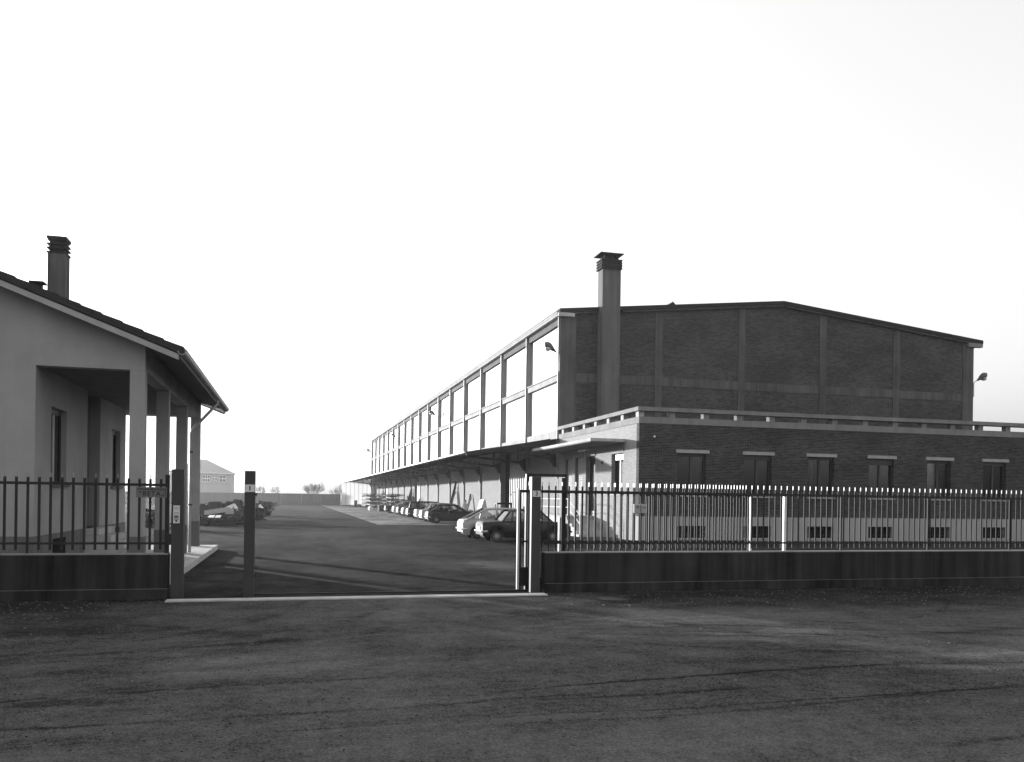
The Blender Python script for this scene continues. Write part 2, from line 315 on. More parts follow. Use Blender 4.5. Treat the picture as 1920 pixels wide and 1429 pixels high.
# open door bays: bay1 second half, bay 8, bay 13
DOORS = {1: (60.1, 62.2), 8: (107.4, 110.4), 13: (143.6, 146.6)}
mb = MB()
for i in range(NB):
    y0, y1 = COLY[i] + .18, COLY[i + 1] - .18
    segs = [(y0, y1)]
    if i == 1: segs = []
    elif i in DOORS: d0, d1 = DOORS[i]; segs = [(y0, d0), (d1, y1)]
    for a, b_ in segs:
        if b_ - a > .05: MB().box(WX0 + .12, WX0 + .4, a, b_, 0, 5.3).build('side_wall', 'brick_lit', wh)
mb = MB()
for i in (1, 8, 13):
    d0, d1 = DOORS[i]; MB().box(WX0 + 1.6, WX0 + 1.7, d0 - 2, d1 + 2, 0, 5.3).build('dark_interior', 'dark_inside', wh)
d = MB().box(WX0 + .05, WX0 + .13, 55.9, 60.05, .1, 5.3).build('sliding_door', 'door_sheet', wh)
m_ = MB()
for k in range(9): m_.box(WX0 - .0, WX0 + .047, 55.95 + k * .5, 56.03 + k * .5, .1, 5.3)
m_.build('door_rib', 'steel_light', d)
for i in (8, 13):
    d0, d1 = DOORS[i]; MB().box(WX0 + .02, WX0 + .1, d0 - 2.2, d0 - .02, .1, 5.0).build('sliding_door', 'door_sheet', wh)
# columns (lit outer face, projecting from the glazing)
for y in COLY:
    MB().box(WX0, WX0 + .38, y - .17, y + .17, 0, 13.12).build('column', 'frame_concrete', wh)
    MB().tube([(WX0 - .05, y - .06, 3.2), (WX0 - .05, y - .06, 13.1)], .05, 8).build('downpipe', 'zinc', wh, smooth=50)
for i in range(NB):
    y0, y1 = COLY[i] + .172, COLY[i + 1] - .172
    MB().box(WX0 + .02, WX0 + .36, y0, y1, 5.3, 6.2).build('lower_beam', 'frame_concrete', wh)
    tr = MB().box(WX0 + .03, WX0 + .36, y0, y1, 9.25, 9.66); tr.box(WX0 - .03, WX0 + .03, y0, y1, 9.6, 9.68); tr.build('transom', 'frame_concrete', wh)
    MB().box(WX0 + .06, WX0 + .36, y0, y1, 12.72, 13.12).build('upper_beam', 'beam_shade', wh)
    for z0, z1 in ((6.2, 9.25), (9.66, 12.72)):
        g_ = MB().box(WX0 + .27, WX0 + .31, y0, y1, z0, z1).build('glazing_panel', 'glazing', wh)
# faint repaired panes
for i, a, b_ in ((3, 3.0, 4.9), (5, 1.2, 3.6), (6, 2.5, 5.0)):
    MB().box(WX0 + .255, WX0 + .268, COLY[i] + a, COLY[i] + b_, 6.25, 9.2).build('replacement_pane', 'blind', wh)
# roof
mb = MB()
for xa, xb in ((WX0 - .12, RX), (RX, WX1 + .6)):
    za, zb = roofz(xa), roofz(xb)
    mb.prism([(xa, WY0 - .28, za - .22), (xb, WY0 - .28, zb - .22), (xb, WY0 - .28, zb + .02), (xa, WY0 - .28, za + .02)], (0, WY1 - WY0 + .56, 0))
mb.build('roof', 'roof_dark', wh)
mb = MB()
for xa, xb in ((WX0 + .9, 18.1), (19.8, RX), (RX, WX1 + .55)):
    mb.prism([(xa, WY0 - .2, roofz(xa) - .33), (xb, WY0 - .2, roofz(xb) - .33), (xb, WY0 - .2, roofz(xb) - .223), (xa, WY0 - .2, roofz(xa) - .223)], (0, .195, 0))
mb.build('verge_strip', 'concrete_gable', wh)
mb = MB().box(WX0 - .22, WX0 + .3, WY0 - .02, WY1 + .1, 13.13, 13.3); mb.box(WX0 - .24, WX0 - .18, WY0 - .02, WY1 + .1, 13.3, 13.42); mb.build('gutter', 'frame_concrete', wh)
MB().box(WX0 - .2, WX0 + .83, WY0 - .3, WY0 - .03, 13.1, 13.32).build('gutter_end', 'concrete_light', wh)
MB().box(WX1 - .6, WX1 + .6, WY0 - .25, WY0 + .05, 13.02, 13.3).build('gutter_end', 'concrete', wh)
MB().box(WX1 + .0, WX1 + .6, WY0 + .06, WY1, 13.1, 13.3).build('gutter', 'concrete', wh)
# gable frame: pilasters and band
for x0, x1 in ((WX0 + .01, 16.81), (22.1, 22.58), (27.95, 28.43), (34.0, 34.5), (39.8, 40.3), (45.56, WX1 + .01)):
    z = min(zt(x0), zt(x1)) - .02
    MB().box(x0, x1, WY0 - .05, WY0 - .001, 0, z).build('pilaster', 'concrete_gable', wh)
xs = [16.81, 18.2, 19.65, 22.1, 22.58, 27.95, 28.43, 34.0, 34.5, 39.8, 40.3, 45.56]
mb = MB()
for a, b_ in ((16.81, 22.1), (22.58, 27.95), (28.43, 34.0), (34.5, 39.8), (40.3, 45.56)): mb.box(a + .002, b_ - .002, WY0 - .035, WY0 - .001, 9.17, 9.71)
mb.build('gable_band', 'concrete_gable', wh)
# skylight tip on the roof
mb = MB(); mb.prism([(23.2, 50, 14.2), (24.9, 50, 14.2), (24.1, 50, 15.02)], (0, 3, 0)); mb.build('skylight', 'roof_dark', wh)
# chimney
ch = MB().box(18.2, 19.38, 47.5, 48.3, 6.0, 16.05).build('chimney', 'chimney_concrete', wh)
mb = MB()
for k in range(4): mb.box(18.07, 19.43, 47.38, 48.36, 16.05 + k * .17, 16.05 + k * .17 + .07)
mb.box(18.14, 19.42, 47.44, 48.36, 16.051, 16.62)
mb.build('chimney_louvre', 'roof_dark', ch)
mb = MB().box(18.32, 18.42, 47.6, 47.7, 16.62, 16.95); mb.box(19.15, 19.25, 47.6, 47.7, 16.62, 16.95); mb.box(18.75, 18.85, 47.6, 47.7, 16.62, 16.95); mb.box(18.32, 18.42, 48.1, 48.2, 16.62, 16.95); mb.box(19.15, 19.25, 48.1, 48.2, 16.62, 16.95); mb.box(18.45, 19.12, 47.75, 48.1, 16.62, 16.95)
mb.box(18.0, 19.5, 47.32, 48.6, 16.95, 17.0); mb.build('chimney_cap', 'roof_dark', ch)
# steel canopy along the side, sloping up to the wall
CX, CZ, TZ = 10.0, 4.66, 5.62
can = MB(); can.prism([(CX, WY0 - .1, CZ - .03), (WX0 - .02, WY0 - .1, TZ - .03), (WX0 - .02, WY0 - .1, TZ + .03), (CX, WY0 - .1, CZ + .03)], (0, WY1 - WY0, 0))
can = can.build('canopy', 'canopy_sheet', wh)
MB().tube([(CX - .06, WY0 - .1, CZ - .02), (CX - .06, WY1 - .1, CZ - .02)], .07, 8).build('canopy_gutter', 'zinc', can, smooth=50)
MB().prism([(CX, WY0 - .16, CZ - .2), (WX0 - .6, WY0 - .16, TZ - .33), (WX0 - .6, WY0 - .16, TZ - .02), (CX, WY0 - .16, CZ - .02)], (0, .055, 0)).build('end_flashing', 'steel_paint', can)
def canz(x): return CZ + (x - CX) * (TZ - CZ) / (WX0 - CX)
tr0 = None
for i, y in enumerate(COLY):
    if i == 0: y += .1
    mb = MB()
    mb.bar((CX + .1, y, CZ - .08), (WX0 - .1, y, TZ - .09), .08, .09)
    mb.bar((11.4, y, canz(11.4) - .08), (WX0 - .35, y, 4.42), .1, .14)
    for x, zc in ((13.55, 4.72), (15.25, 4.45)): mb.bar((x, y, zc), (x, y, canz(x) - .08), .07, .07)
    mb.prism([(WX0 - .55, y - .15, 4.52), (WX0 - .02, y - .15, 4.75), (WX0 - .02, y - .15, 3.85), (WX0 - .16, y - .15, 3.9)], (0, .3, 0))
    mb.build('truss', 'steel_paint', can)
mb = MB()
for k in range(1, 4):
    x = CX + k * 1.45; mb.box(x, x + .05, WY0, WY1 - .3, canz(x) - .09, canz(x) - .035)
mb.build('purlin', 'steel_paint', can)
# sheeted screen closing the far end of the canopy
scr = MB()
for k in range(7): scr.box(9.9 + k * .84, 10.72 + k * .84, 170.9, 170.94, .05, CZ + k * .12)
scr = scr.build('end_screen', 'curtain_sheet', wh)
mb = MB()
for k in range(8): mb.box(9.86 + k * .84, 9.9 + k * .84, 170.84, 170.9, 0, CZ + k * .12)
mb.box(9.86, 15.8, 170.83, 170.86, .0, .12); mb.build('screen_post', 'steel_paint', scr)

# ------------------------------------------------------------ office block
OX, OY, OX1, OY1 = 15.8, 36.2, 46.4, 48.28
of = thing('office_block', 'low flat-roofed brick office with open concrete parapet and row of tall windows', 'office building', (OX, OY, 0))
WINX = [17.8 + 3.546 * i for i in range(8)]; WW = 1.5
# front wall with real openings
mb = MB(); bm_ = MB()
x = OX
for wx in WINX:
    mb.box(x, wx, OY, OY + .3, 1.18, 5.57); mb.box(wx, wx + WW, OY, OY + .3, 1.18, 2.2); mb.box(wx, wx + WW, OY, OY + .3, 4.2, 5.57)
    bm_.box(x, wx, OY - .02, OY + .3, 0, 1.178); bm_.box(wx, wx + WW, OY - .02, OY + .3, 0, .15); bm_.box(wx, wx + WW, OY - .02, OY + .3, .74, 1.178)
    x = wx + WW
mb.box(x, OX1, OY, OY + .3, 1.18, 5.57); bm_.box(x, OX1, OY - .02, OY + .3, 0, 1.178)
fw = mb.build('front_wall', 'brick', of); bm_.build('base_course', 'base_render', of)
# side wall (sunlit) with three tall doors and a window
mb = MB(); DO = [(42.0, 43.45), (43.98, 45.3), (45.82, 47.1)]; SW = (38.1, 39.65)
segs = [(OY + .303, SW[0]), (SW[1], DO[0][0]), (DO[0][1], DO[1][0]), (DO[1][1], DO[2][0]), (DO[2][1], OY1)]
for a, b_ in segs: mb.box(OX, OX + .3, a, b_, 0, 5.57)
mb.box(OX, OX + .3, *SW, 0, 2.25); mb.box(OX, OX + .3, *SW, 4.26, 5.57)
for a, b_ in DO: mb.box(OX, OX + .3, a, b_, 4.3, 5.57); mb.box(OX, OX + .3, a, b_, 0, 1.05)
mb.build('side_wall', 'brick_lit', of)
MB().box(OX + .3, OX1, OY + .31, OY1, 5.2, 5.5).build('roof_slab', 'roof_dark', of)
mb = MB().box(OX1 - .3, OX1, OY + .31, OY1, 0, 5.19); mb.build('far_wall', 'brick', of)
mb = MB().box(OX - .03, OX1, OY - .03, OY + .35, 5.573, 5.88); mb.box(OX - .03, OX + .35, OY + .352, OY1, 5.573, 5.88); mb.build('parapet_band', 'concrete', of)
mb = MB().box(OX - .12, OX1 + .1, OY - .12, OY + .42, 6.15, 6.34); mb.box(OX - .12, OX + .42, OY + .422, OY1 - .02, 6.15, 6.34); mb.build('parapet_coping', 'concrete', of)
for k in range(16):
    x = 17.35 + k * 1.786
    if x > 17: MB().box(x, x + .3, OY + .02, OY + .3, 5.882, 6.148).build('parapet_post', 'concrete', of)
for y in (36.3, 38.15, 40.05, 41.9, 43.7, 45.55, 47.45):
    MB().box(OX + .0, OX + .28, y, y + .34, 5.882, 6.148).build('parapet_post', 'concrete_light', of)
# windows
for i, wx in enumerate(WINX):
    a, b_ = wx + .01, wx + WW - .01; yy = OY + .17
    fr = MB(); fr.box(a, b_, yy, yy + .07, 4.06, 4.19); fr.box(a, b_, yy, yy + .07, 2.2, 2.3); fr.box(a, a + .07, yy, yy + .07, 2.3, 4.06); fr.box(b_ - .07, b_, yy, yy + .07, 2.3, 4.06)
    mid = (a + b_) / 2 + .02; fr.box(mid - .06, mid + .06, yy - .01, yy + .07, 2.3, 4.06)
    fr = fr.build('window', 'frame_dark', of)
    MB().box(a + .07, mid - .06, yy + .03, yy + .04, 2.3, 4.06).build('pane', 'office_glass', fr); MB().box(mid + .06, b_ - .07, yy + .03, yy + .04, 2.3, 4.06).build('pane', 'office_glass', fr)
    MB().box(a + .0, b_, yy - .05, yy - .012, 4.19 - (.1, .22, .12, .3, .1, .16, .2, .1)[i], 4.195).build('roller_blind', 'frame_dark', fr)
    cu = ((.62, .95), None, (.2, .3), (.0, .45), None, (.7, .8), (.1, .4), None)[i]
    if cu: MB().box(a + .08 + cu[0] * 1.2, a + .08 + cu[1] * 1.3, yy + .12, yy + .15, 2.2, 4.1).build('curtain', 'room_grey' if i % 2 else 'room_pale', fr)
    MB().box(wx - .1, wx + WW + .14, OY - .05, OY - .001, 4.22, 4.38).build('lintel', 'lintel_stone', fr)
    MB().box(wx - .06, wx + WW + .06, OY - .07, OY + .165, 2.13, 2.197).build('sill', 'lintel_stone', fr)
    if i == 5: MB().box(a + .15, mid - .15, yy + .3, yy + .31, 2.9, 3.3).build('paper', 'room_pale', fr)
    g_ = MB()
    for k in range(9): g_.box(a + .04 + k * .18, a + .055 + k * .18, OY + .05, OY + .07, .152, .738)
    g_.box(a, b_, OY + .04, OY + .05, .3, .32)
    g_ = g_.build('basement_window', 'steel_dark', of)
    MB().box(a, b_, OY + .22, OY + .23, .155, .735).build('pane', 'window_glass', g_)
    MB().box(wx - .03, wx + WW + .03, OY - .06, OY - .022, .08, .145).build('sill', 'lintel_stone', g_)
# backing so rooms are dark, not sky
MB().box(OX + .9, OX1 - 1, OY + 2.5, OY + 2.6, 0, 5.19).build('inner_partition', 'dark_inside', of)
# side window and doors
fr = MB().box(OX + .2, OX + .27, SW[0], SW[1], 4.1, 4.25).box(OX + .2, OX + .27, SW[0], SW[0] + .1, 2.26, 4.1).box(OX + .2, OX + .27, SW[1] - .1, SW[1], 2.26, 4.1).build('window', 'frame_dark', of)
MB().box(OX + .23, OX + .24, SW[0] + .1, SW[1] - .1, 2.26, 4.1).build('pane', 'window_glass', fr)
MB().box(OX - .05, OX + .19, SW[0] - .05, SW[1] + .05, 2.18, 2.248).build('sill', 'lintel_stone', fr)
MB().box(OX + .02, OX + .16, SW[0] + .03, SW[1] - .5, 3.93, 4.2).build('blind_box', 'white_paint', fr)
MB().box(OX - .02, OX + .05, SW[0] + .3, SW[0] + .36, 2.25, 3.9).build('blind_guide', 'white_paint', fr)
for i, (a, b_) in enumerate(DO):
    if i == 0:
        dd = MB().box(OX + .25, OX + .29, a + .0, b_, 1.05, 4.3).build('door', 'frame_dark', of); MB().box(OX + .235, OX + .249, a + .12, b_ - .12, 1.3, 4.15).build('pane', 'window_glass', dd)
    else:
        dd = MB().box(OX + .16, OX + .2, a + .02, b_ - .02, 1.05, 4.28).build('rolling_shutter', 'shutter', of)
        MB().box(OX + .1, OX + .25, b_ - .021, b_, 1.05, 4.3).build('guide', 'frame_dark', dd)
    MB().box(OX - .04, OX - .001, a - .1, b_ + .1, 4.31, 4.55).build('lintel', 'concrete', dd)
MB().box(OX - .1, OX - .001, 43.2, 44.6, 4.62, 4.72).build('lamp_fitting', 'white_paint', of)
for p in ((OX - .02, 40.9, 3.9), (OX - .02, 38.0, 4.45)):
    MB().box(p[0] - .03, OX - .001, p[1], p[1] + .12, p[2] - .1, p[2] + .08).build('wall_bracket', 'steel_dark', of)
MB().tube([(16.55, OY - .002, 4.95), (16.55, OY - .1, 4.95)], .05, 10).build('bell', 'white_paint', of)
# entrance canopy slab
MB().box(14.0, OX - .002, 37.9, 47.95, 4.79, 4.93).build('entrance_canopy', 'concrete_light', of)
MB().box(14.02, OX - .002, 37.92, 47.93, 4.74, 4.787).build('canopy_soffit', 'soffit', of)
# landing, steps, railing
LX = 14.3
ld = MB().box(LX, OX - .002, 42.2, 47.3, 0, 1.0); ld.box(LX - .05, OX - .002, 42.15, 47.3, 1.0, 1.05)
for k in range(5): ld.box(LX, OX - .002, 42.149 - .38 * (k + 1), 42.149 - .38 * k, 0, 1.0 - .175 * (k + 1))
ld = ld.build('entrance_steps', 'concrete_light', of)
rl = MB()
def rt(p, q, rr=.022): rl.tube([p, q], rr, 6)
rt((LX + .05, 42.2, 1.95), (LX + .05, 47.3, 1.95)); rt((LX + .05, 42.2, 1.5), (LX + .05, 47.3, 1.5))
for y in (42.2, 44.05, 45.7, 47.2): rt((LX + .05, y, 1.05), (LX + .05, y, 1.95), .025)
rt((LX + .05, 42.2, 1.95), (LX + .05, 40.2, 1.1)); rt((LX + .05, 42.2, 1.5), (LX + .05, 40.2, .65)); rt((LX + .05, 40.25, 0), (LX + .05, 40.25, 1.15), .025)
rl.build('railing', 'white_paint', ld, smooth=50)

# ------------------------------------------------------------ wall lamps
def wall_lamp(x, y, z, sgn, dy, label):
    """bracket lamp: curved arm and teardrop head with glass bowl"""
    t = thing('wall_lamp', label, 'lamp', (x, y, z), 'street-type lamps on brackets along the hall')
    s = sgn
    MB().tube([(x, y, z - 1.0), (x, y, z - .05), (x + s * .06, y, z + .05), (x + s * .3, y + dy * .4, z + .2)], .03, 8).build('arm', 'steel_light', t, smooth=60)
    a = Vector((x + s * .22, y + dy * .3, z + .14)); b_ = Vector((x + s * .98, y + dy, z + .66)); mb = MB()
    pts = [a.lerp(b_, k / 6) for k in range(7)]
    rad = [.04, .08, .13, .19, .22, .2, .08]; rings = []
    for p, rr in zip(pts, rad): mb.lathe(p, [(rr, -.07), (rr * .95, .07)], 'x', 12)
    hd = MB(); n = 12; dr = (b_ - a).normalized(); pa = dr.orthogonal().normalized(); pb = dr.cross(pa)
    vs = [p + (pa * math.cos(2 * math.pi * k / n) + pb * math.sin(2 * math.pi * k / n)) * rr for p, rr in zip(pts, rad) for k in range(n)]
    fs = [(i * n + k, i * n + (k + 1) % n, (i + 1) * n + (k + 1) % n, (i + 1) * n + k) for i in range(6) for k in range(n)] + [tuple(range(n - 1, -1, -1)), tuple(range(6 * n, 7 * n))]
    hd.add(vs, fs).build('lamp_head', 'lamp_paint', t, smooth=70)
    c = a.lerp(b_, .66) + Vector((s * .05, 0, -.16)); g_ = MB(); g_.lathe(c, [(.05, -.16), (.15, -.12), (.19, -.02), (.18, .06)], 'z', 14); g_.build('bowl', 'lamp_glass', t, smooth=70)
    return t
wall_lamp(WX0 - .06, 48.25, 10.75, -1, -.1, 'curved arm lamp on the near left corner of the brick hall, beside the glazing')
wall_lamp(WX1 + .05, 48.3, 10.55, 1, -.1, 'curved arm lamp at the far right corner of the brick gable, against the sky')
for y, lb in ((COLY[6], 'second wall lamp along the glazed side, before the pale middle bays'), (COLY[11], 'third small hazy wall lamp along the glazed side of the hall'), (COLY[17], 'farthest wall lamp at the back end of the glazed side')):
    wall_lamp(WX0 - .06, y, 10.9, -1, -.1, lb)

# ------------------------------------------------------------ fence wall, railings, gate
FY = 16.45
PH = 2.40
def dwarf_wall(x0, x1, label):
    t = thing('dwarf_wall', label, 'wall', (x0, FY, 0))
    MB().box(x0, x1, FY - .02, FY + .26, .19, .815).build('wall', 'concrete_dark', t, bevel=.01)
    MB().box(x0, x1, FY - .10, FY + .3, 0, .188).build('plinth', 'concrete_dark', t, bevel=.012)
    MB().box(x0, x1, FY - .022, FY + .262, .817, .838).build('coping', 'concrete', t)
    MB().box(x0, x1, FY - .102, FY - .022, .189, .196).build('ledge_lit', 'concrete_gable', t)  # thin pale strip paints the sky's light on the plinth top
    return t
dwarf_wall(-14.0, -2.19, 'low dark stained concrete wall left of the gate posts, in front of the porch house')
dwarf_wall(5.1, 30.0, 'long low dark concrete wall right of the gate, in front of the brick office')
def picket_mb(x, y, z0, z1, w=.045):
    mb = MB().box(x - w / 2, x + w / 2, y - .009, y + .009, z0, z1)
    mb.mats = 1; mb.prism([(x - .004, y - .014, z1 - .02), (x - .004, y + .014, z1 - .02), (x - .004, y + .014, z1 + .085), (x - .004, y - .014, z1 + .085)], (.008, 0, 0))
    return mb
def railing(x0, x1, y, label, name='railing_fence', step=.149, w=.045, z0=.9, z1=2.22, cat='fence', zr=(1.0, 2.08)):
    t = thing(name, label, cat, (x0, y, 0))
    MB().box(x0, x1, y - .03, y - .01, zr[1], zr[1] + .05).build('rail', 'steel_dark', t); MB().box(x0, x1, y - .03, y - .01, zr[0], zr[0] + .04).build('rail', 'steel_dark', t)
    n = int((x1 - x0 - .1) / step); src = None
    for k in range(n + 1):
        x = x0 + .1 + k * step
        if src is None: src = picket_mb(x, y, z0, z1, w).build('picket', 'steel_dark', t)
        else:
            c = src.copy(); col.objects.link(c); c.parent = t; c.location = (k * step, 0, 0)
    for k in range(1, int((x1 - x0) / 2.4) + 1):
        x = x1 - k * 2.4; MB().box(x, x + .035, y + .011, y + .04, .838, zr[1]).build('stanchion', 'steel_dark', t)
    return t
lf = railing(-6.9, -2.2, FY + .14, 'short dark picket railing on the left wall, carrying the small painted sign', step=.1855, w=.044)
railing(5.12, 19.5, FY + .14, 'long dark picket railing with upright tips on the right wall', step=.149, w=.031)
MB().box(-2.27, -2.2, FY + .1, FY + .16, .84, 2.3).build('end_stile', 'steel_dark', lf)
# gate posts
def gate_post(x0, x1, label, y=FY - .02, dy=.2, h=PH):
    t = thing('gate_post', label, 'gate post', (x0, y, 0), 'square posts of the gateway')
    MB().box(x0, x1, y, y + dy, 0, h).build('shaft', 'post_paint', t, bevel=.006)
    return t
pL = gate_post(-2.145, -1.93, 'dark square gate post with pale intercom plate, left end of the gateway')
p1 = gate_post(-.855, -.665, 'dark square gate post carrying plate 1, standing alone in the opening')
p3 = gate_post(4.80, 5.0, 'dark square gate post carrying plate 3, at the right end of the opening')
def number_plate(p, x0, x1, z0, z1, txt):
    y = FY - .02; pl = MB().box(x0, x1, y - .008, y - .001, z0, z1).build('number_plate', 'plate_white', p)
    if txt == '1': MB().box((x0 + x1) / 2 - .011, (x0 + x1) / 2 + .011, y - .0115, y - .0085, z0 + .03, z1 - .025).build('numeral', 'plate_black', pl)
    else: text_mesh(txt, .125, ((x0 + x1) / 2, y - .0095, (z0 + z1) / 2), 'plate_black', pl, 'numeral', .003)
    MB().box(x0 + .008, x0 + .02, y - .011, y - .0085, (z0 + z1) / 2 - .006, (z0 + z1) / 2 + .006).box(x1 - .02, x1 - .008, y - .011, y - .0085, (z0 + z1) / 2 - .006, (z0 + z1) / 2 + .006).build('screw', 'plate_black', pl)
number_plate(p1, -.85, -.67, 2.0, 2.14, '1'); number_plate(p3, 4.815, 4.99, 1.985, 2.11, '3')
mb = MB().box(-2.108, -1.995, FY - .045, FY - .021, 1.40, 1.73); ic = mb.build('intercom', 'plate_white', pL, bevel=.004); tag(ic, None)
mb = MB()
for z in (1.66, 1.69, 1.6, 1.575): mb.box(-2.095, -2.01, FY - .048, FY - .0455, z, z + .008)
mb.box(-2.09, -2.015, FY - .05, FY - .0455, 1.49, 1.55); mb.build('speaker_slot', 'sign_grey', ic)
MB().box(-2.07, -2.035, FY - .049, FY - .0455, 1.43, 1.46).build('button', 'plate_black', ic)
MB().box(-2.095, -2.01, FY - .049, FY - .0455, 1.463, 1.475).build('name_strip', 'sign_grey', ic)
MB().box(-.663, -.63, FY + .04, FY + .1, 1.93, 1.98).build('hinge', 'steel_dark', p1); MB().box(-.663, -.64, FY + .04, FY + .1, .38, .43).build('hinge', 'steel_dark', p1)
# little lock box on the left post inner side
MB().box(-2.24, -2.15, FY + .0, FY + .1, 1.0, 1.2).build('latch_box', 'steel_dark', pL)
# threshold strip
tag(MB().box(-2.16, 5.0, 15.86, 16.16, 0, .03).build('gate_threshold', 'threshold', bevel=.006), 'pale concrete sill strip running across the gate opening at ground level', 'threshold')
MB_ = MB().box(-.66, 10.3, FY + .33, FY + .37, 0, .03); 
tag(MB_.build('gate_track', 'steel_dark', origin=(-.66, FY + .33, 0)), 'thin dark steel floor rail behind the pale threshold', 'gate rail')
# sliding leaf, drawn back behind the right wall
GY = FY + .42
gl = thing('sliding_gate', 'open sliding picket gate leaf drawn back behind the right wall and post 3', 'gate', (4.58, GY, 0))
mb = MB().box(4.615, 4.66, GY - .03, GY + .03, .03, 2.16); mb.build('stile', 'steel_light', gl)
tag(MB().box(4.662, 4.70, GY - .03, GY + .03, .03, 2.13).build('stile', 'steel_dark', gl))
MB().box(10.1, 10.145, GY - .03, GY + .03, .06, 2.05).build('stile', 'white_paint', gl)
MB().box(4.68, 10.1, GY - .02, GY + .02, 2.07, 2.13).build('rail', 'steel_dark', gl)
MB().box(4.68, 10.1, GY - .02, GY + .02, 1.02, 1.06).build('rail', 'steel_dark', gl)
MB().box(4.68, 10.1, GY - .025, GY + .025, .1, .28).build('bottom_panel', 'steel_dark', gl)
src = None; k = 0; x = 4.86
while x < 10.05:
    if src is None: src = picket_mb(x, GY, .28, 2.22, .026).build('picket', 'steel_dark', gl); sx0 = x
    else:
        c = src.copy(); col.objects.link(c); c.parent = gl; c.location = (x - sx0, 0, 0)
    x += .149
lk = MB().box(4.7, 4.86, GY - .06, GY - .031, .18, .5).build('lock_case', 'steel_paint', gl); MB().box(4.74, 4.88, GY - .09, GY - .061, .42, .45).build('handle', 'steel_dark', lk); MB().box(4.72, 4.8, GY - .09, GY - .061, .28, .31).build('handle', 'steel_dark', lk)
# guide portal
gp = thing('gate_guide_frame', 'dark steel portal over the sliding gate beside post 3', 'gate frame', (4.7, FY + .3, 0))
MB().box(4.845, 4.92, FY + .52, FY + .6, 0, 2.42).build('upright', 'steel_dark', gp); MB().box(4.825, 4.839, FY + .5, FY + .58, 0, 2.47).build('upright', 'steel_light', gp)  # narrow pale strip paints the sunlit side of the dark upright
MB().box(5.62, 5.72, FY + .5, FY + .6, 0, 2.4).build('upright', 'steel_dark', gp); MB().box(4.84, 5.72, FY + .5, FY + .6, 2.42, 2.48).build('crossbar', 'steel_dark', gp)
MB().box(5.58, 5.617, FY + .52, FY + .6, 0, 1.55).build('upright', 'steel_light', gp)
tag(MB().box(10.97, 11.03, GY - .03, GY + .03, 0, 2.07).build('support_post', 'white_paint', origin=(10.97, GY, 0)), 'white square post standing behind the right railing, right of the gate leaf end', 'post')
# sign with lettering
sg = thing('painted_sign', 'small grey sign lettered BETA hung on the left railing', 'sign', (-2.77, FY + .1, 1.87))
MB().box(-2.77, -2.24, FY + .092, FY + .1, 1.87, 2.065).build('board', 'sign_grey', sg)
text_mesh('OFFICINE MECCANICA', .048, (-2.505, FY + .0905, 2.022), 'plate_black', sg, 'small_lettering', .0012, 1.0)
text_mesh('\u201cBETA\u201e', .112, (-2.505, FY + .0905, 1.942), 'plate_black', sg, 'large_lettering', .0022, 1.25)
MB().box(-2.272, -2.262, FY + .089, FY + .0915, 1.9, 2.04).build('edge_mark', 'plate_black', sg)
# meter box on right railing
mt = thing('letter_box', 'small pale grey box fixed to the right railing in front of the office corner', 'letter box', (7.1, FY + .02, 1.66))
MB().box(7.1, 7.38, FY + .0, FY + .1, 1.66, 1.86).build('case', 'lintel_stone', mt, bevel=.015)
MB().tube([(7.17, FY - .012, 1.8), (7.17, FY - .001, 1.8)], .03, 12).build('lock', 'sign_grey', mt); MB().box(7.23, 7.25, FY - .006, FY - .001, 1.67, 1.85).build('seam', 'sign_grey', mt)
MB().box(7.27, 7.36, FY - .006, FY - .001, 1.78, 1.8).build('slot', 'sign_grey', mt)

# ------------------------------------------------------------ porch house
HX, HY, HY1 = -3.05, 19.1, 30.4
ho = thing('porch_house', 'rendered single-storey house with tiled roof and pillared side porch left of the gate', 'house', (HX, HY, 0))
S = .385; EX, EZ = -2.28, 5.05; RHX = -9.6
def rz(x): return EZ + (EX - x) * S if x > RHX else EZ + (EX - RHX) * S - (RHX - x) * S
def und(x): return rz(x) - .262
WIN1, WIN2, REC = (20.3, 21.6), (26.65, 27.95), (23.65, 25.15)
IX = -5.15
# front gable wall with porch opening
mb = MB()
mb.prism([(-16, HY, 1.02), (IX, HY, 1.02), (IX, HY, 4.57), (-3.35, HY, 4.57), (-3.05, HY, 4.57), (-3.05, HY, und(-3.05)), (RHX, HY, und(RHX)), (-16, HY, und(-16))], (0, .28, 0))
mb.build('front_wall', 'house_render', ho)
MB().box(-16, IX, HY - .025, HY + .28, 0, 1.018).build('plinth', 'house_plinth', ho)
# inner long wall with openings
mb = MB(); pl = MB()
ys = [HY + .282, WIN1[0], WIN1[1], REC[0], REC[1], WIN2[0], WIN2[1], 28.8]
for i in range(0, 8, 2): mb.box(IX - .28, IX, ys[i], ys[i + 1], 1.02, 4.75)
for a, b_ in (WIN1, WIN2): mb.box(IX - .28, IX, a, b_, 1.02, 2.15); mb.box(IX - .28, IX, a, b_, 3.85, 4.75)
mb.box(IX - 1.3, IX - .29, REC[1], REC[1] + .2, 1.02, 4.75); mb.box(IX - 1.5, IX - 1.3, REC[0], REC[1], 1.02, 4.75); mb.box(IX - 1.3, IX - .29, REC[0] - .2, REC[0], 1.02, 4.75)
mb.build('porch_wall', 'house_render', ho)
for a, b_ in ((HY + .282, REC[0]), (REC[1], 28.8)): pl.box(IX - .28, IX + .02, a, b_, 0, 1.018)
pl.build('plinth', 'house_plinth', ho)
MB().box(-16, -15.72, HY + .283, 28.498, 0, 4.9).build('side_wall', 'house_render', ho)
MB().box(-16, IX - .281, 28.5, 28.8, 0, 4.75).build('rear_wall', 'house_render', ho)
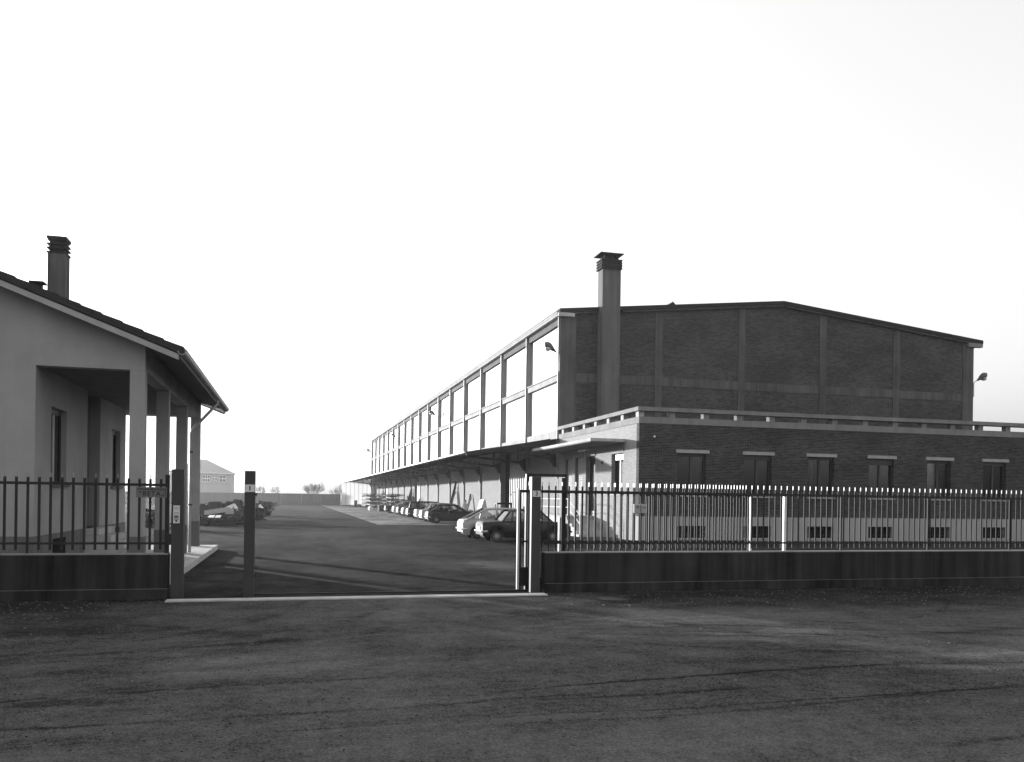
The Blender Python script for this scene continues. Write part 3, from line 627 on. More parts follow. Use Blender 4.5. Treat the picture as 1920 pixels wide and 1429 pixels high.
for (a, b_) in (WIN1, WIN2):
    fr = MB().box(IX - .18, IX - .12, a, b_, 3.72, 3.848).box(IX - .18, IX - .12, a, a + .08, 2.152, 3.72).box(IX - .18, IX - .12, b_ - .08, b_, 2.152, 3.72).box(IX - .18, IX - .12, (a + b_) / 2 - .05, (a + b_) / 2 + .05, 2.152, 3.72).build('window', 'frame_dark', ho)
    MB().box(IX - .15, IX - .145, a + .08, b_ - .08, 2.152, 3.72).build('pane', 'window_glass', fr)
    MB().box(IX - .11, IX + .07, a - .1, b_ + .12, 2.07, 2.148).build('sill', 'house_plinth', fr)
    MB().box(IX - .13, IX - .10, (a + b_) / 2 - .1, (a + b_) / 2 + .02, 2.2, 3.7).build('curtain', 'blind', fr)
    MB().box(IX + .021, IX + .03, a + .15, b_ - .1, .25, .9).build('cellar_opening', 'dark_inside', ho)
dr = MB().box(IX - 1.29, IX - 1.25, REC[0] + .1, REC[1] - .1, 1.0, 3.6).build('door', 'frame_dark', ho)
MB().tube([(IX - 1.23, REC[0] + .3, 2.0), (IX - 1.2, REC[0] + .3, 2.0)], .03, 8).build('handle', 'hub', dr)
st = MB()
for k in range(5): st.box(IX + .021, IX + .35 + .3 * (4 - k), REC[0] - .25, REC[1] + .3, .17 + k * .17, .17 + (k + 1) * .168)
st = st.build('porch_steps', 'concrete_light', ho)
# pillars and beams
for k, (y, lb) in enumerate(((HY, 0), (22.66, 1), (26.45, 2), (30.12, 3))):
    if k == 0:
        MB().box(-3.35, HX, y, y + .28, 1.02, 4.568).build('pillar', 'house_render', ho)
    else: MB().box(-3.35, HX, y, y + .28, 1.02, 4.568).build('pillar', 'house_render', ho)
    MB().box(-3.365, HX + .015, y - .015, y + .295, .17, 1.018).build('pillar_foot', 'house_plinth', ho)
MB().box(-3.35, HX, HY + .282, HY1, 4.57, und(-3.2) - .02).build('eaves_beam', 'house_render', ho)
MB().box(IX - .28, -3.352, HY1 - .28, HY1, 4.57, 5.2).build('rear_beam', 'house_render', ho)
MB().box(IX - 1.45, -3.352, HY + .282, HY1 - .282, 4.6, 4.7).build('porch_ceiling', 'soffit', ho)
# slab
MB().box(-16, -2.48, 18.6, 30.82, 0, .166).build('porch_floor', 'concrete_light', ho, bevel=.01)
# roof: lapped courses of tile on a boarded deck
RY0, RY1 = 18.62, 30.95
mb = MB()
for x0, x1 in ((EX, RHX), (RHX, -16.9)):
    mb.prism([(x0, RY0 + .06, rz(x0) - .27), (x1, RY0 + .06, rz(x1) - .27), (x1, RY0 + .06, rz(x1) - .16), (x0, RY0 + .06, rz(x0) - .16)], (0, RY1 - RY0 - .12, 0))
dk = mb.build('roof', 'soffit', ho)
mb = MB(); x = EX + .05
while x > RHX + .2:
    xa, xb = x, x - .4
    mb.prism([(xa, RY0, rz(xa) - .155), (xb, RY0, rz(xb) - .155), (xb, RY0, rz(xb) - .012), (xa, RY0, rz(xa) + .012), ], (0, RY1 - RY0, 0)); x -= .4
x = RHX
while x > -16.8: mb.prism([(x, RY0, rz(x) - .12), (x - .4, RY0, rz(x - .4) - .12), (x - .4, RY0, rz(x - .4) + .015), (x, RY0, rz(x) - .02)], (0, RY1 - RY0, 0)); x -= .4
mb.build('roof_tiles', 'tile', dk)
mb = MB()
for y0 in (RY0 + .02, RY1 - .07):
    mb = MB(); mb.prism([(EX - .05, y0, rz(EX) - .285), (RHX, y0, rz(RHX) - .30), (RHX, y0, rz(RHX) - .18), (EX - .05, y0, rz(EX) - .165)], (0, .045, 0)); mb.build('verge_board', 'lintel_stone', dk)
gt = MB(); n = 8; vs = []
pr_ = [(EX + .02 + .085 * math.cos(a), rz(EX) - .10 + .085 * math.sin(a)) for a in [math.pi + math.pi * k / n for k in range(n + 1)]]
pin = [(EX + .02 + .07 * math.cos(a), rz(EX) - .10 + .07 * math.sin(a)) for a in [2 * math.pi - math.pi * k / n for k in range(n + 1)]]
gt.prism([(a, RY0 - .02, b_) for a, b_ in pr_ + pin], (0, RY1 - RY0 + .04, 0)); gt.box(EX + .09, EX + .115, RY0 - .02, RY1 + .02, rz(EX) - .1, rz(EX) - .07)
gt.build('gutter', 'zinc', dk)
MB().tube([(EX + .02, 27.2, EZ - .18), (EX + .02, 27.2, EZ - .3), (-2.9, 26.9, 3.95), (-2.98, 26.9, 3.8), (-2.98, 26.9, .17)], .045, 10).build('downpipe', 'zinc', ho, smooth=50)
MB().tube([(-2.98, 26.9, 1.6), (-2.98, 26.9, 1.64)], .07, 8).tube([(-2.98, 26.9, 3.2), (-2.98, 26.9, 3.24)], .065, 8).build('pipe_clip', 'steel_dark', ho)
# chimney on the house
cx0, cx1, cy0, cy1 = -5.97, -5.56, 23.0, 23.4
hc = MB().box(cx0, cx1, cy0, cy1, 5.9, 7.98).build('chimney', 'house_chimney', dk)
mb = MB().box(cx0 + .04, cx1 - .04, cy0 + .04, cy1 - .04, 7.981, 8.25)
for z in (7.94, 8.05, 8.15): mb.box(cx0 - .02, cx1 + .02, cy0 - .02, cy1 + .03, z, z + .035)
mb.box(cx0 - .02, cx1 + .02, cy0 - .03, cy1 + .04, 8.29, 8.36); mb.box(cx0 + .0, cx1 - .0, cy0 + .0, cy1, 8.25, 8.29)
mb.build('chimney_cap', 'roof_dark', hc)
MB().box(-6.05, -5.85, 22.0, 22.2, 6.3, 6.93).box(-6.1, -5.78, 21.95, 22.25, 6.93, 6.97).build('roof_vent', 'roof_dark', dk)

# ------------------------------------------------------------ far wall, house, trees, poles
fw_ = thing('boundary_wall', 'plain grey concrete wall closing the far end of the yard', 'wall', (-60, 171, 0))
mb = MB()
for k in range(18): mb.box(-60 + k * 3.87, -60 + k * 3.87 + 3.85, 171, 171.2, 0, 2.24)
mb.build('panel', 'far_wall_concrete', fw_); MB().box(-60, 9.7, 170.97, 171.23, 2.24, 2.29).build('coping', 'concrete', fw_)
fh = thing('villa', 'hazy two-storey house with hipped roof beyond the far wall', 'house', (-26.5, 200, 0))
MB().box(-26.5, -13.4, 200, 211, 0, 6.8).build('wall', 'far_wall_house', fh)
mb = MB(); a0, a1, b0, b1 = -27.1, -12.8, 199.4, 211.6
mb.add([(a0, b0, 6.8), (a1, b0, 6.8), (a1, b1, 6.8), (a0, b1, 6.8), (-20.6, 205.5, 10.0), (-19.3, 205.5, 10.0)], [(3, 2, 1, 0), (0, 1, 5, 4), (1, 2, 5), (2, 3, 4, 5), (3, 0, 4)])
mb.build('roof', 'far_roof', fh); MB().box(a0, a1, b0 - .02, b0 + .1, 6.62, 6.8).build('eaves_board', 'white_paint', fh)
MB().box(-26.5, -13.4, 199.93, 199.99, 4.2, 4.4).build('string_course', 'far_roof', fh)
for x0, x1, z0 in ((-24.8, -23, 4.7), (-22, -21, 5.2), (-19.5, -18, 4.7), (-17.4, -16.4, 5.1), (-15.9, -14.6, 4.7)):
    w_ = MB().box(x0, x1, 199.95, 199.99, z0, 6.3).build('window', 'white_paint', fh); mb = MB(); nn = max(2, int((x1 - x0) / .45))
    for k in range(nn):
        for j in range(2):
            q = (x1 - x0) / nn; mb.box(x0 + .08 + k * q, x0 + (k + 1) * q - .08, 199.92, 199.945, z0 + .1 + j * (6.3 - z0) / 2, z0 + (j + 1) * (6.3 - z0) / 2 - .1)
    mb.build('pane', 'window_glass', w_)
def bare_tree(x, y, h, spread, n, label, seed):
    rnd = random.Random(seed)
    t = thing('bare_tree', label, 'tree', (x, y, 0), 'leafless trees beyond the far wall'); tk = MB(); cr = MB()
    tk.tube([(x, y, 0), (x + .1, y, h * .18), (x, y, h * .3)], .16, 6, .1); tk.build('trunk', 'bark', t)
    def br(p, d, L, rr, lev):
        q = p + d * L; cr.tube([p, p.lerp(q, .5) + Vector((rnd.uniform(-1, 1), rnd.uniform(-1, 1), rnd.uniform(-.3, 1))) * L * .06, q], rr, 4, rr * .5)
        if lev == 0: return
        for _ in range(4 if lev > 1 else 5):
            dd = (d + Vector((rnd.uniform(-1, 1), rnd.uniform(-1, 1), rnd.uniform(-.3, .8))) * .62).normalized(); br(p.lerp(q, rnd.uniform(.45, 1)), dd, L * rnd.uniform(.55, .8), rr * .6, lev - 1)
    for k in range(n):
        a = 2 * math.pi * k / n + rnd.random(); d = Vector((math.cos(a) * spread, math.sin(a) * spread, rnd.uniform(.6, 1.4))).normalized()
        br(Vector((x, y, h * rnd.uniform(.12, .3))), d, h * .36, .055, 4)
    cr.build('crown', 'bark', t)
bare_tree(5.3, 215, 5.3, .6, 12, 'broad leafless tree rising above the middle of the far wall', 3)
bare_tree(-4.3, 230, 4.2, .6, 3, 'thin faint leafless tree left of the broad one, above the wall', 5)
bare_tree(-8.6, 240, 4.4, .6, 4, 'faintest leafless sapling just right of gate post 1', 8)
bare_tree(11.9, 225, 4.8, .5, 5, 'small leafless tree at the right end of the far wall', 11)
tag(MB().tube([(-8.0, 260, 0), (-8.0, 260, 8.3)], .09, 6).build('utility_pole', 'bark', origin=(-8, 260, 0)), 'slender hazy pole standing beyond the far wall', 'pole')

# ------------------------------------------------------------ cars
def make_car(kind, loc, paint, label, group='cars parked rear-out in the yard'):
    L, roofH = {'sedan': (4.05, 1.46), 'fastback': (4.05, 1.47), 'hatch': (3.82, 1.41), 'wagon': (4.2, 1.55)}[kind]
    x0, yc = loc
    t = thing('parked_car', label, 'car', (x0, yc, 0), group)
    # rear at x0, front at x0+L. deck line and greenhouse
    deck = {'sedan': [(0, .84), (.05, .90), (.85, .93), (2.9, .93), (3.2, .93), (3.9, .84), (L, .74)],
            'fastback': [(0, .80), (.06, .90), (.3, .94), (2.95, .93), (3.2, .92), (3.9, .78), (L, .66)],
            'hatch': [(0, .80), (.05, .88), (.25, .93), (2.7, .92), (3.0, .92), (3.7, .82), (L, .72)],
            'wagon': [(0, .84), (.05, .92), (.2, .95), (2.9, .95), (3.2, .94), (3.95, .88), (L, .78)]}[kind]
    gh = {'sedan': (.84, 1.28, 2.65, 3.22), 'fastback': (.14, 1.15, 2.65, 3.2), 'hatch': (.18, .85, 2.25, 2.95), 'wagon': (.1, .3, 2.7, 3.25)}[kind]
    wheels = {'sedan': (.62, 3.2), 'fastback': (.68, 3.28), 'hatch': (.64, 3.05), 'wagon': (.8, 3.35)}[kind]
    W = .77; rw = .285
    def dz(x):
        for (xa, za), (xb, zb) in zip(deck, deck[1:]):
            if xa <= x <= xb: return za + (zb - za) * (x - xa) / (xb - xa)
        return deck[-1][1]
    xs = sorted(set([0, .04, .12, .3] + [L - .3, L - .12, L - .04, L] + [round(wx + rw * 1.22 * c, 3) for wx in wheels for c in (-1, -.92, -.7, -.38, 0, .38, .7, .92, 1)] + [1.6, 2.0, 2.4, 2.8] + [p[0] for p in deck[1:-1]]))
    rings = []
    for x in xs:
        zb = .2
        for wx in wheels:
            dd = abs(x - wx)
            if dd < rw * 1.22 - .001: zb = max(zb, .28 + math.sqrt((rw * 1.22) ** 2 - dd * dd) * .98)
        zt_ = dz(x); e = min(x, L - x); tp = 1 - .07 * max(0, 1 - e / .3) ** 2
        prof = [(.95, 0), (1.0, .3), (1.0, .62), (.965, .82), (.90, .97), (.82, 1.0), (.4, 1.02), (0, 1.03)]
        if e < .1: zb_ = zb + .12 * (1 - e / .1)
        else: zb_ = zb
        half = [(-W * a * tp, zb_ + (zt_ - zb_) * b_) for a, b_ in prof]
        ring = half + [(-a, b_) for a, b_ in half[-2::-1]]
        rings.append([(x0 + x, yc + a, b_) for a, b_ in ring])
    n = len(rings[0]); mb = MB(); vs = [p for rg in rings for p in rg]; fs = []
    for i in range(len(rings) - 1):
        for k in range(n - 1): fs.append((i * n + k, (i + 1) * n + k, (i + 1) * n + k + 1, i * n + k + 1))
    fs.append(tuple(range(n))); e = (len(rings) - 1) * n; fs.append(tuple(range(e + n - 1, e - 1, -1)))
    fs = [tuple(reversed(q)) for q in fs]
    mb.add(vs, fs)
    # roof and pillars joined to the body
    wb, wr = .70, .57; g0, g1, g2, g3 = [x0 + a for a in gh]
    zb0, zb3 = dz(gh[0]) + .0, dz(gh[3]) + .0; RH = roofH
    def P(x, wid, z, s): return Vector((x, yc + s * wid, z))
    ra, rb = P(g1, wr, RH - .04, -1), P(g1, wr, RH - .04, 1); rc, rd = P(g2, wr, RH - .03, -1), P(g2, wr, RH - .03, 1)
    nseg = 8; rf = []
    for i in range(nseg + 1):
        tt = i / nseg; x = g1 - .05 + (g2 - g1 + .1) * tt; hz = RH - .035 + .035 * math.sin(math.pi * min(1, max(0, tt)))
        for yy, dzz in ((-wr - .015, -.06), (-wr + .02, -.01), (-wr * .5, .012), (0, .02), (wr * .5, .012), (wr - .02, -.01), (wr + .015, -.06)): rf.append((x, yc + yy, hz + dzz))
    q = 7; fs = []
    for i in range(nseg):
        for k in range(q - 1): fs.append((i * q + k, i * q + k + 1, (i + 1) * q + k + 1, (i + 1) * q + k))
    mb.add(rf, [tuple(reversed(a)) for a in fs])
    mb.add([(a, b_, c - .03) for a, b_, c in rf], fs)
    for s in (-1, 1):
        mb.bar(P(g0 + .04, wb, zb0 - .02, s), P(g1, wr, RH - .05, s), .07, .07)
        mb.bar(P(g3 - .02, wb, zb3 - .02, s), P(g2, wr, RH - .05, s), .06, .05)
        xm = (g1 + g2) / 2 + .05
        mb.bar(P(xm, wb + .01, dz(xm - x0), s), P(xm - .05, wr, RH - .05, s), .05, .08)
        if kind != 'hatch':
            xq = g1 + (.05 if kind == 'fastback' else .12); mb.bar(P(xq - .08, wb, dz(xq - x0), s), P(xq, wr, RH - .05, s), .05, .09)
    body = mb.build('body', paint, t, smooth=35)
    # glass
    def glass(nm, q):
        return MB().quadslab(q, .006).build(nm, 'car_glass', t)
    glass('rear_window', [P(g0 + .05, wb - .03, zb0, -1), P(g0 + .05, wb - .03, zb0, 1), P(g1, wr - .03, RH - .06, 1), P(g1, wr - .03, RH - .06, -1)])
    glass('windscreen', [P(g3 - .04, wb - .03, zb3, 1), P(g3 - .04, wb - .03, zb3, -1), P(g2, wr - .03, RH - .06, -1), P(g2, wr - .03, RH - .06, 1)])
    xm = (g1 + g2) / 2 + .05
    for s in (-1, 1):
        glass('side_window', [P(g0 + .12, wb - .005, dz(g0 - x0 + .1), s), P(xm, wb - .005, dz(xm - x0), s), P(xm - .05, wr, RH - .06, s), P(g1 + .02, wr, RH - .06, s)])
        glass('side_window', [P(xm, wb - .005, dz(xm - x0), s), P(g3 - .1, wb - .005, zb3, s), P(g2 - .02, wr, RH - .06, s), P(xm - .05, wr, RH - .06, s)])
    # underbody and seats
    MB().box(x0 + .15, x0 + L - .15, yc - .52, yc + .52, .22, .6).build('underbody', 'interior', t)
    st = MB()
    for x in (1.35, 2.2):
        for s in (-1, 1) if x > 2 else (0,):
            w_ = .22 if s else .5
            st.bar((x0 + x, yc + s * .32, .5), (x0 + x - .12, yc + s * .32, 1.02), w_ * 2, .1)
    st.build('seats', 'interior', t)
    for wx in wheels:
        for s in (-1, 1):
            wh_ = MB(); yo = yc + s * (W - .02); c = (x0 + wx, yo - s * .0, rw)
            wh_.lathe((x0 + wx, yo - s * .08, rw), [(rw - .08, -.085), (rw - .015, -.08), (rw, -.05), (rw, .05), (rw - .015, .08), (rw - .08, .085)], 'y', 24)
            wo_ = wh_.build('wheel', 'tyre', t, smooth=40)
            MB().lathe((x0 + wx, yo - s * .0 + s * .006, rw), [(rw - .1, -.006), (rw - .1, .004), (rw - .12, .0)] if s > 0 else [(rw - .12, 0), (rw - .1, -.004), (rw - .1, .006)], 'y', 20).build('rim', 'rim_steel', wo_)
            MB().lathe((x0 + wx, yo + s * .015, rw), [(.10, -.004), (.09, .004)] if s > 0 else [(.09, -.004), (.10, .004)], 'y', 16).build('hubcap', 'hub', wo_)
    for nm, xb in (('rear_bumper', x0 - .07), ('front_bumper', x0 + L + .01)):
        mb = MB().box(xb, xb + .06, yc - W * .95, yc + W * .95, .44, .52)
        for s in (-1, 1): mb.box(xb + .02, xb + .3 if xb < x0 else xb + .05, yc + s * W * .96, yc + s * (W * .96 + .025), .44, .52)
        mb.build(nm, 'chrome', t, bevel=.012)
    for s in (-1, 1):
        MB().box(x0 - .012, x0 + .02, yc + s * .42, yc + s * .66, .56, .76).build('tail_light', 'lamp_glass', t, bevel=.01)
        MB().lathe((x0 + L - .01, yc + s * .5, .62), [(.1, -.02), (.1, .02), (.05, .035)], 'x', 14).build('headlight', 'lamp_glass', t, smooth=40)
        for dxh in (1.0 if kind != 'hatch' else 1.45, 1.95):
            if kind == 'hatch' and dxh > 1.5: continue
            MB().box(x0 + dxh, x0 + dxh + .14, yc + s * (W - .005), yc + s * (W + .02), .80, .825).build('door_handle', 'chrome', t)
        mb = MB()
        for xx in ((xm - x0), (1.05 if kind != 'hatch' else 1.3), gh[3] - .12): mb.box(x0 + xx, x0 + xx + .012, yc + s * (W - .012), yc + s * (W + .0015), .34, .82)
        mb.build('door_seam', 'rubber', t)
    MB().box(x0 - .02, x0 - .005, yc - .24, yc + .24, .56, .68).build('number_plate', 'plate_black', t)
    return t
plain('paint_black', .008, .3, .3, var=.05); plain('paint_grey', .06, .3, .4, var=.05); plain('paint_mid', .3, .3, .6, var=.05); plain('paint_light', .6, .3, .6, var=.05); plain('paint_dark', .016, .3, .35, var=.05)
make_car('sedan', (8.09, 35.95), 'paint_black', 'black saloon car nearest the gate, half hidden behind post 3')
make_car('fastback', (7.78, 38.75), 'paint_mid', 'pale grey fastback car beside the nearest black saloon')
make_car('hatch', (9.72, 61.1), 'paint_dark', 'dark two-window hatchback heading the far row of cars')
make_car('sedan', (9.8, 64.6), 'paint_mid', 'grey saloon directly behind the dark hatchback of the far row')
make_car('sedan', (10.05, 69.2), 'paint_light', 'pale saloon third in the far row of cars')
make_car('wagon', (10.0, 74.0), 'paint_black', 'tall black estate car in the middle of the far row')
make_car('fastback', (10.25, 79.2), 'paint_mid', 'pale grey fastback just beyond the tall black estate')
make_car('hatch', (10.45, 84.6), 'paint_grey', 'grey hatchback, third from the far end of the row')
make_car('fastback', (10.7, 90.6), 'paint_light', 'pale fastback, second from the far end of the row')
make_car('sedan', (10.55, 97.0), 'paint_dark', 'small dark saloon at the far end of the row, next to the racks')

# ------------------------------------------------------------ steel racks and leaning planks
def rack(x0, y0, label, seed):
    rnd = random.Random(seed); t = thing('storage_rack', label, 'rack', (x0, y0, 0), 'bar racks under the far end of the canopy')
    for y in (y0, y0 + 2.5, y0 + 5):
        fr = MB()
        for x in (x0 + 1.4,): fr.box(x, x + .12, y, y + .12, 0, 2.3)
        for z in (.35, .85, 1.35, 1.85, 2.25): fr.box(x0 + .1, x0 + 2.7, y, y + .1, z, z + .07)
        fr.build('frame', 'rust', t)
    for z in (.42, .92, 1.42, 1.92):
        mb = MB()
        for k in range(30):
            x = x0 + .15 + rnd.random() * 2.4; mb.bar((x, y0 - rnd.random() * 1.5, z + .05 + rnd.random() * .2), (x + rnd.uniform(-.1, .1), y0 + 5 + rnd.random() * 1.2, z + .05 + rnd.random() * .2), .07 + rnd.random() * .06)
        mb.build('bar_bundle', rnd.choice(['rust', 'rust', 'timber']), t)
rack(10.2, 122, 'left bar rack loaded with rods near the sheeted end screen', 1); rack(12.4, 114, 'right bar rack loaded with rods behind the far cars', 2)
mb = MB().lathe((10.3, 112, .3), [(.3, -.9), (.3, .9)], 'y', 16); tag(mb.build('drum', 'tarp', origin=(10.3, 112, 0), smooth=40), 'pale cylinder lying on the concrete in front of the racks', 'drum')
tag(MB().box(10.9, 12.3, 107, 109, 0, .75).box(11.0, 12.2, 107.1, 108.9, .75, .8).build('crate', 'rust', origin=(10.9, 107, 0)), 'dark crate between the racks and the last parked car', 'crate')
tag(MB().box(10.9, 11.4, 150, 150.6, 0, 1.2).box(11.5, 12.1, 150, 151, 0, .5).build('bin', 'rust', origin=(10.9, 150, 0)), 'small dark bin before the sheeted end screen', 'bin')
def planks(y, n, h, seed, label):
    rnd = random.Random(seed); mb = MB()
    for k in range(n):
        yy = y + rnd.uniform(-.35, .35); hh = h * rnd.uniform(.7, 1); mb.bar((WX0 - rnd.uniform(.5, 1.0), yy + rnd.uniform(-.4, .4), 0), (WX0 - .03, yy, hh), .16, .05)
    tag(mb.build('leaning_planks', 'timber', origin=(WX0 - .6, y, 0)), label, 'planks', 'bundles of planks leaning on the hall wall')
planks(81.0, 5, 3.6, 1, 'tallest planks leaning on the hall wall behind the middle cars'); planks(73.5, 4, 2.3, 2, 'shorter planks leaning by a column near the dark hatchback')
planks(104, 4, 2.2, 3, 'few dark planks leaning on the wall right of the racks'); planks(112, 6, 3.4, 4, 'farthest dark planks leaning behind the racks')

# ------------------------------------------------------------ trolley, tarpaulin bundle, person near the wall
tr_ = thing('trolley', 'dark steel trolley with curved handle by the open sliding door', 'trolley', (14.3, 56.4, 0))
MB().box(13.9, 15.0, 56.2, 57.0, 1.5, 1.62).build('top_shelf', 'steel_dark', tr_); MB().box(13.9, 15.0, 56.2, 57.0, .4, .46).build('lower_shelf', 'steel_dark', tr_)
for x in (13.93, 14.9):
    for y in (56.22, 56.9): MB().box(x, x + .06, y, y + .06, .14, 1.5).build('leg', 'steel_dark', tr_); MB().lathe((x + .03, y + .03, .07), [(.07, -.02), (.07, .02)], 'y', 12).build('castor', 'rubber', tr_)
MB().tube([(14.95, 56.7, 1.6), (15.0, 56.7, 2.1), (15.15, 56.7, 2.35), (15.35, 56.7, 2.4)], .025, 8).build('handle', 'steel_light', tr_, smooth=60)
tb = thing('covered_stack', 'slanting pile under a pale tarpaulin against the hall wall', 'tarpaulin', (13.6, 58.6, 0))
mb = MB(); mb.prism([(12.95, 58.6, 0), (13.75, 58.6, 0), (13.75, 58.6, 1.3), (13.62, 58.6, 1.86), (13.5, 58.6, 1.8)], (0, 1.3, 0)); mb.build('tarpaulin', 'tarp', tb, bevel=.08)
def person(x, y, label):
    t = thing('person', label, 'person', (x, y, 0)); me = bpy.data.meshes.new('body')
    V = [(0, 0, .92), (0, 0, 1.12), (0, 0, 1.36), (0, 0, 1.47), (0, -.01, 1.53), (0, -.02, 1.62), (0, -.01, 1.71),
         (-.1, 0, .88), (-.11, -.03, .48), (-.12, .04, .08), (-.12, -.1, .03), (.1, 0, .88), (.12, .02, .48), (.13, .06, .08), (.13, -.08, .03),
         (-.17, 0, 1.40), (-.23, .03, 1.13), (-.22, -.12, .92), (-.22, -.17, .84), (.17, 0, 1.40), (.25, .03, 1.13), (.2, -.16, .97), (.19, -.21, .9)]
    E_ = [(0, 1), (1, 2), (2, 3), (3, 4), (4, 5), (5, 6), (0, 7), (7, 8), (8, 9), (9, 10), (0, 11), (11, 12), (12, 13), (13, 14), (2, 15), (15, 16), (16, 17), (17, 18), (2, 19), (19, 20), (20, 21), (21, 22)]
    rad = [.15, .14, .15, .07, .055, .09, .08, .1, .065, .042, .035, .1, .065, .042, .035, .065, .045, .032, .034, .065, .045, .032, .034]
    fi = [(18, -1), (22, 1)]
    for hnd, s in fi:
        hx, hy, hz = V[hnd]
        for k in range(4):
            V.append((hx + (k - 1.5) * .02, hy - .03, hz - .045)); V.append((hx + (k - 1.5) * .022, hy - .03, hz - .085 - .006 * (k in (1, 2)))); a = len(V) - 2
            E_ += [(hnd, a), (a, a + 1)]; rad += [.009, .008]
        V.append((hx - s * .04, hy - .03, hz - .03)); E_.append((hnd, len(V) - 1)); rad.append(.009)
    me.from_pydata(V, E_, []); o = bpy.data.objects.new('body', me); col.objects.link(o); o.parent = t
    sm = o.modifiers.new('skin', 'SKIN')
    for i, sv in enumerate(me.skin_vertices[0].data): sv.radius = (rad[i], rad[i] * .85); sv.use_root = (i == 0)
    ss = o.modifiers.new('smooth', 'SUBSURF'); ss.levels = ss.render_levels = 1
    me.materials.append(MATS['cloth_white'])
    hd = MB(); hd.lathe((x, y - .005, 1.63), [(.02, -.11), (.06, -.1), (.082, -.04), (.088, .02), (.075, .08), (.02, .115)], 'z', 14); hd.prism([(x - .012, y - .09, 1.62), (x + .012, y - .09, 1.62), (x, y - .085, 1.66)], (0, -.025, 0)); hd.build('face', 'skin', t, smooth=60)
    hr = MB(); hr.lathe((x, y + .02, 1.665), [(.095, -.02), (.098, .03), (.07, .08), (.02, .105)], 'z', 14); hr.build('hair', 'hair', t, smooth=60)
    bm2 = MB()
    for s in (-1, 1): bm2.tube([(x + s * .12, y + .07, .06), (x + s * .12, y - .12, .035)], .05, 8)
    bm2.build('shoes', 'cloth_dark', t)
    return t
person(13.3, 64.2, 'person in white overalls standing by the hall wall beyond the parked cars')

# ------------------------------------------------------------ scrap and machine parts along the left side
rnd = random.Random(21)
def gxy(px, Y):                                   # world X on the ray through photo column px at depth Y
    d = (px - 955) / F_PX; a = math.tan(math.atan(d) + YAW); return a * Y
SZ = ['narrow', 'squat', 'split-topped', 'broad', 'stepped', 'tall thin', 'short', 'notched', 'blunt', 'slab-like']
for i, (px, w_, h) in enumerate(((379, .5, 1.25), (388, .45, 1.1), (397, .4, 1.35), (407, .8, 1.42), (415, .35, 1.3), (423, .4, 1.2), (433, .55, 1.45), (442, .25, 1.6), (450, .3, 1.55), (462, .5, 1.15))):
    Y = 62 + (i % 3) * 1.2; x = gxy(px, Y)
    mb = MB().box(x - w_, x + w_, Y, Y + 1.2, 0, h * .7); mb.box(x - w_ * .6, x + w_ * .3, Y + .1, Y + .9, h * .7, h); mb.box(x + w_ * .4, x + w_ * .7, Y + .2, Y + .7, h * .7, h * .92)
    for k in range(3): mb.tube([(x - w_ + k * w_, Y - .2, .2 + .2 * k), (x - w_ + k * w_, Y, .2 + .2 * k)], .12, 8)
    tag(mb.build('machine_casting', 'rust', origin=(x, Y, 0)), SZ[i] + ' dark casting, number %s from the porch pillar in the back scrap row' % ['one', 'two', 'three', 'four', 'five', 'six', 'seven', 'eight', 'nine', 'ten'][i], 'casting', 'dark castings in the back row of scrap')
def heap(px0, px1, Y, h, label, n=60, mat='rust', seed=1):
    rn = random.Random(seed); mb = MB(); xa, xb = gxy(px0, Y), gxy(px1, Y)
    mb.prism([(xa, Y, 0), (xb, Y, 0), (xb - .2, Y, h * .5), (xa + .3, Y, h * .6)], (0, 2.0, 0))
    for _ in range(n):
        x = rn.uniform(xa, xb); z = rn.uniform(0, h * .9); y = Y + rn.uniform(-.3, 1.8); a = rn.uniform(0, 6.28); L = rn.uniform(.3, 1.1); dx, dy = math.cos(a) * L / 2, math.sin(a) * L / 2; zz = rn.uniform(-.15, .2)
        mb.bar((x - dx, y - dy, max(.03, z)), (x + dx, y + dy, max(.03, z + zz)), rn.uniform(.04, .22), rn.uniform(.03, .2))
    for _ in range(n // 10):
        x = rn.uniform(xa, xb); mb.lathe((x, Y - .1 + rn.random(), rn.uniform(.15, h * .7)), [(.18, -.06), (.2, 0), (.18, .06)], rn.choice('xyz'), 10)
    tag(mb.build('scrap_heap', mat, origin=((xa + xb) / 2, Y, 0)), label, 'scrap heap', 'heaps of scrap metal along the left of the yard')
heap(372, 410, 53.8, .55, 'low black scrap heap closest to the porch pillar', 90, seed=1); heap(410, 442, 54.4, .6, 'low black scrap heap under the pale beam end', 80, seed=2)
heap(440, 466, 57, 1.0, 'tangled scrap heap just left of gate post 1', 90, seed=3); heap(474, 489, 66, .95, 'dark scrap heap just right of gate post 1', 70, seed=4)
heap(484, 502, 78, 1.35, 'rounded tall scrap heap with a white sheet in front', 120, seed=5); heap(496, 510, 108, .9, 'small far scrap heap trailing towards the wall', 50, seed=6)
heap(505, 519, 140, .7, 'farthest tiny scrap heap near the boundary wall', 40, seed=7); heap(268, 300, 50, 1.1, 'scrap heap glimpsed between the first porch pillars', 60, seed=8)
a, b_ = gxy(383, 56), gxy(427, 55)
mb = MB(); mb.bar((a, 57.5, .72), (b_, 55.2, .98), .3, .3); mb.box(b_ - .12, b_ + .35, 54.9, 55.4, .7, 1.06); tag(mb.build('concrete_beam', 'lintel_stone', origin=(a, 56, .7)), 'long pale squared beam lying on the scrap beside the porch', 'beam')
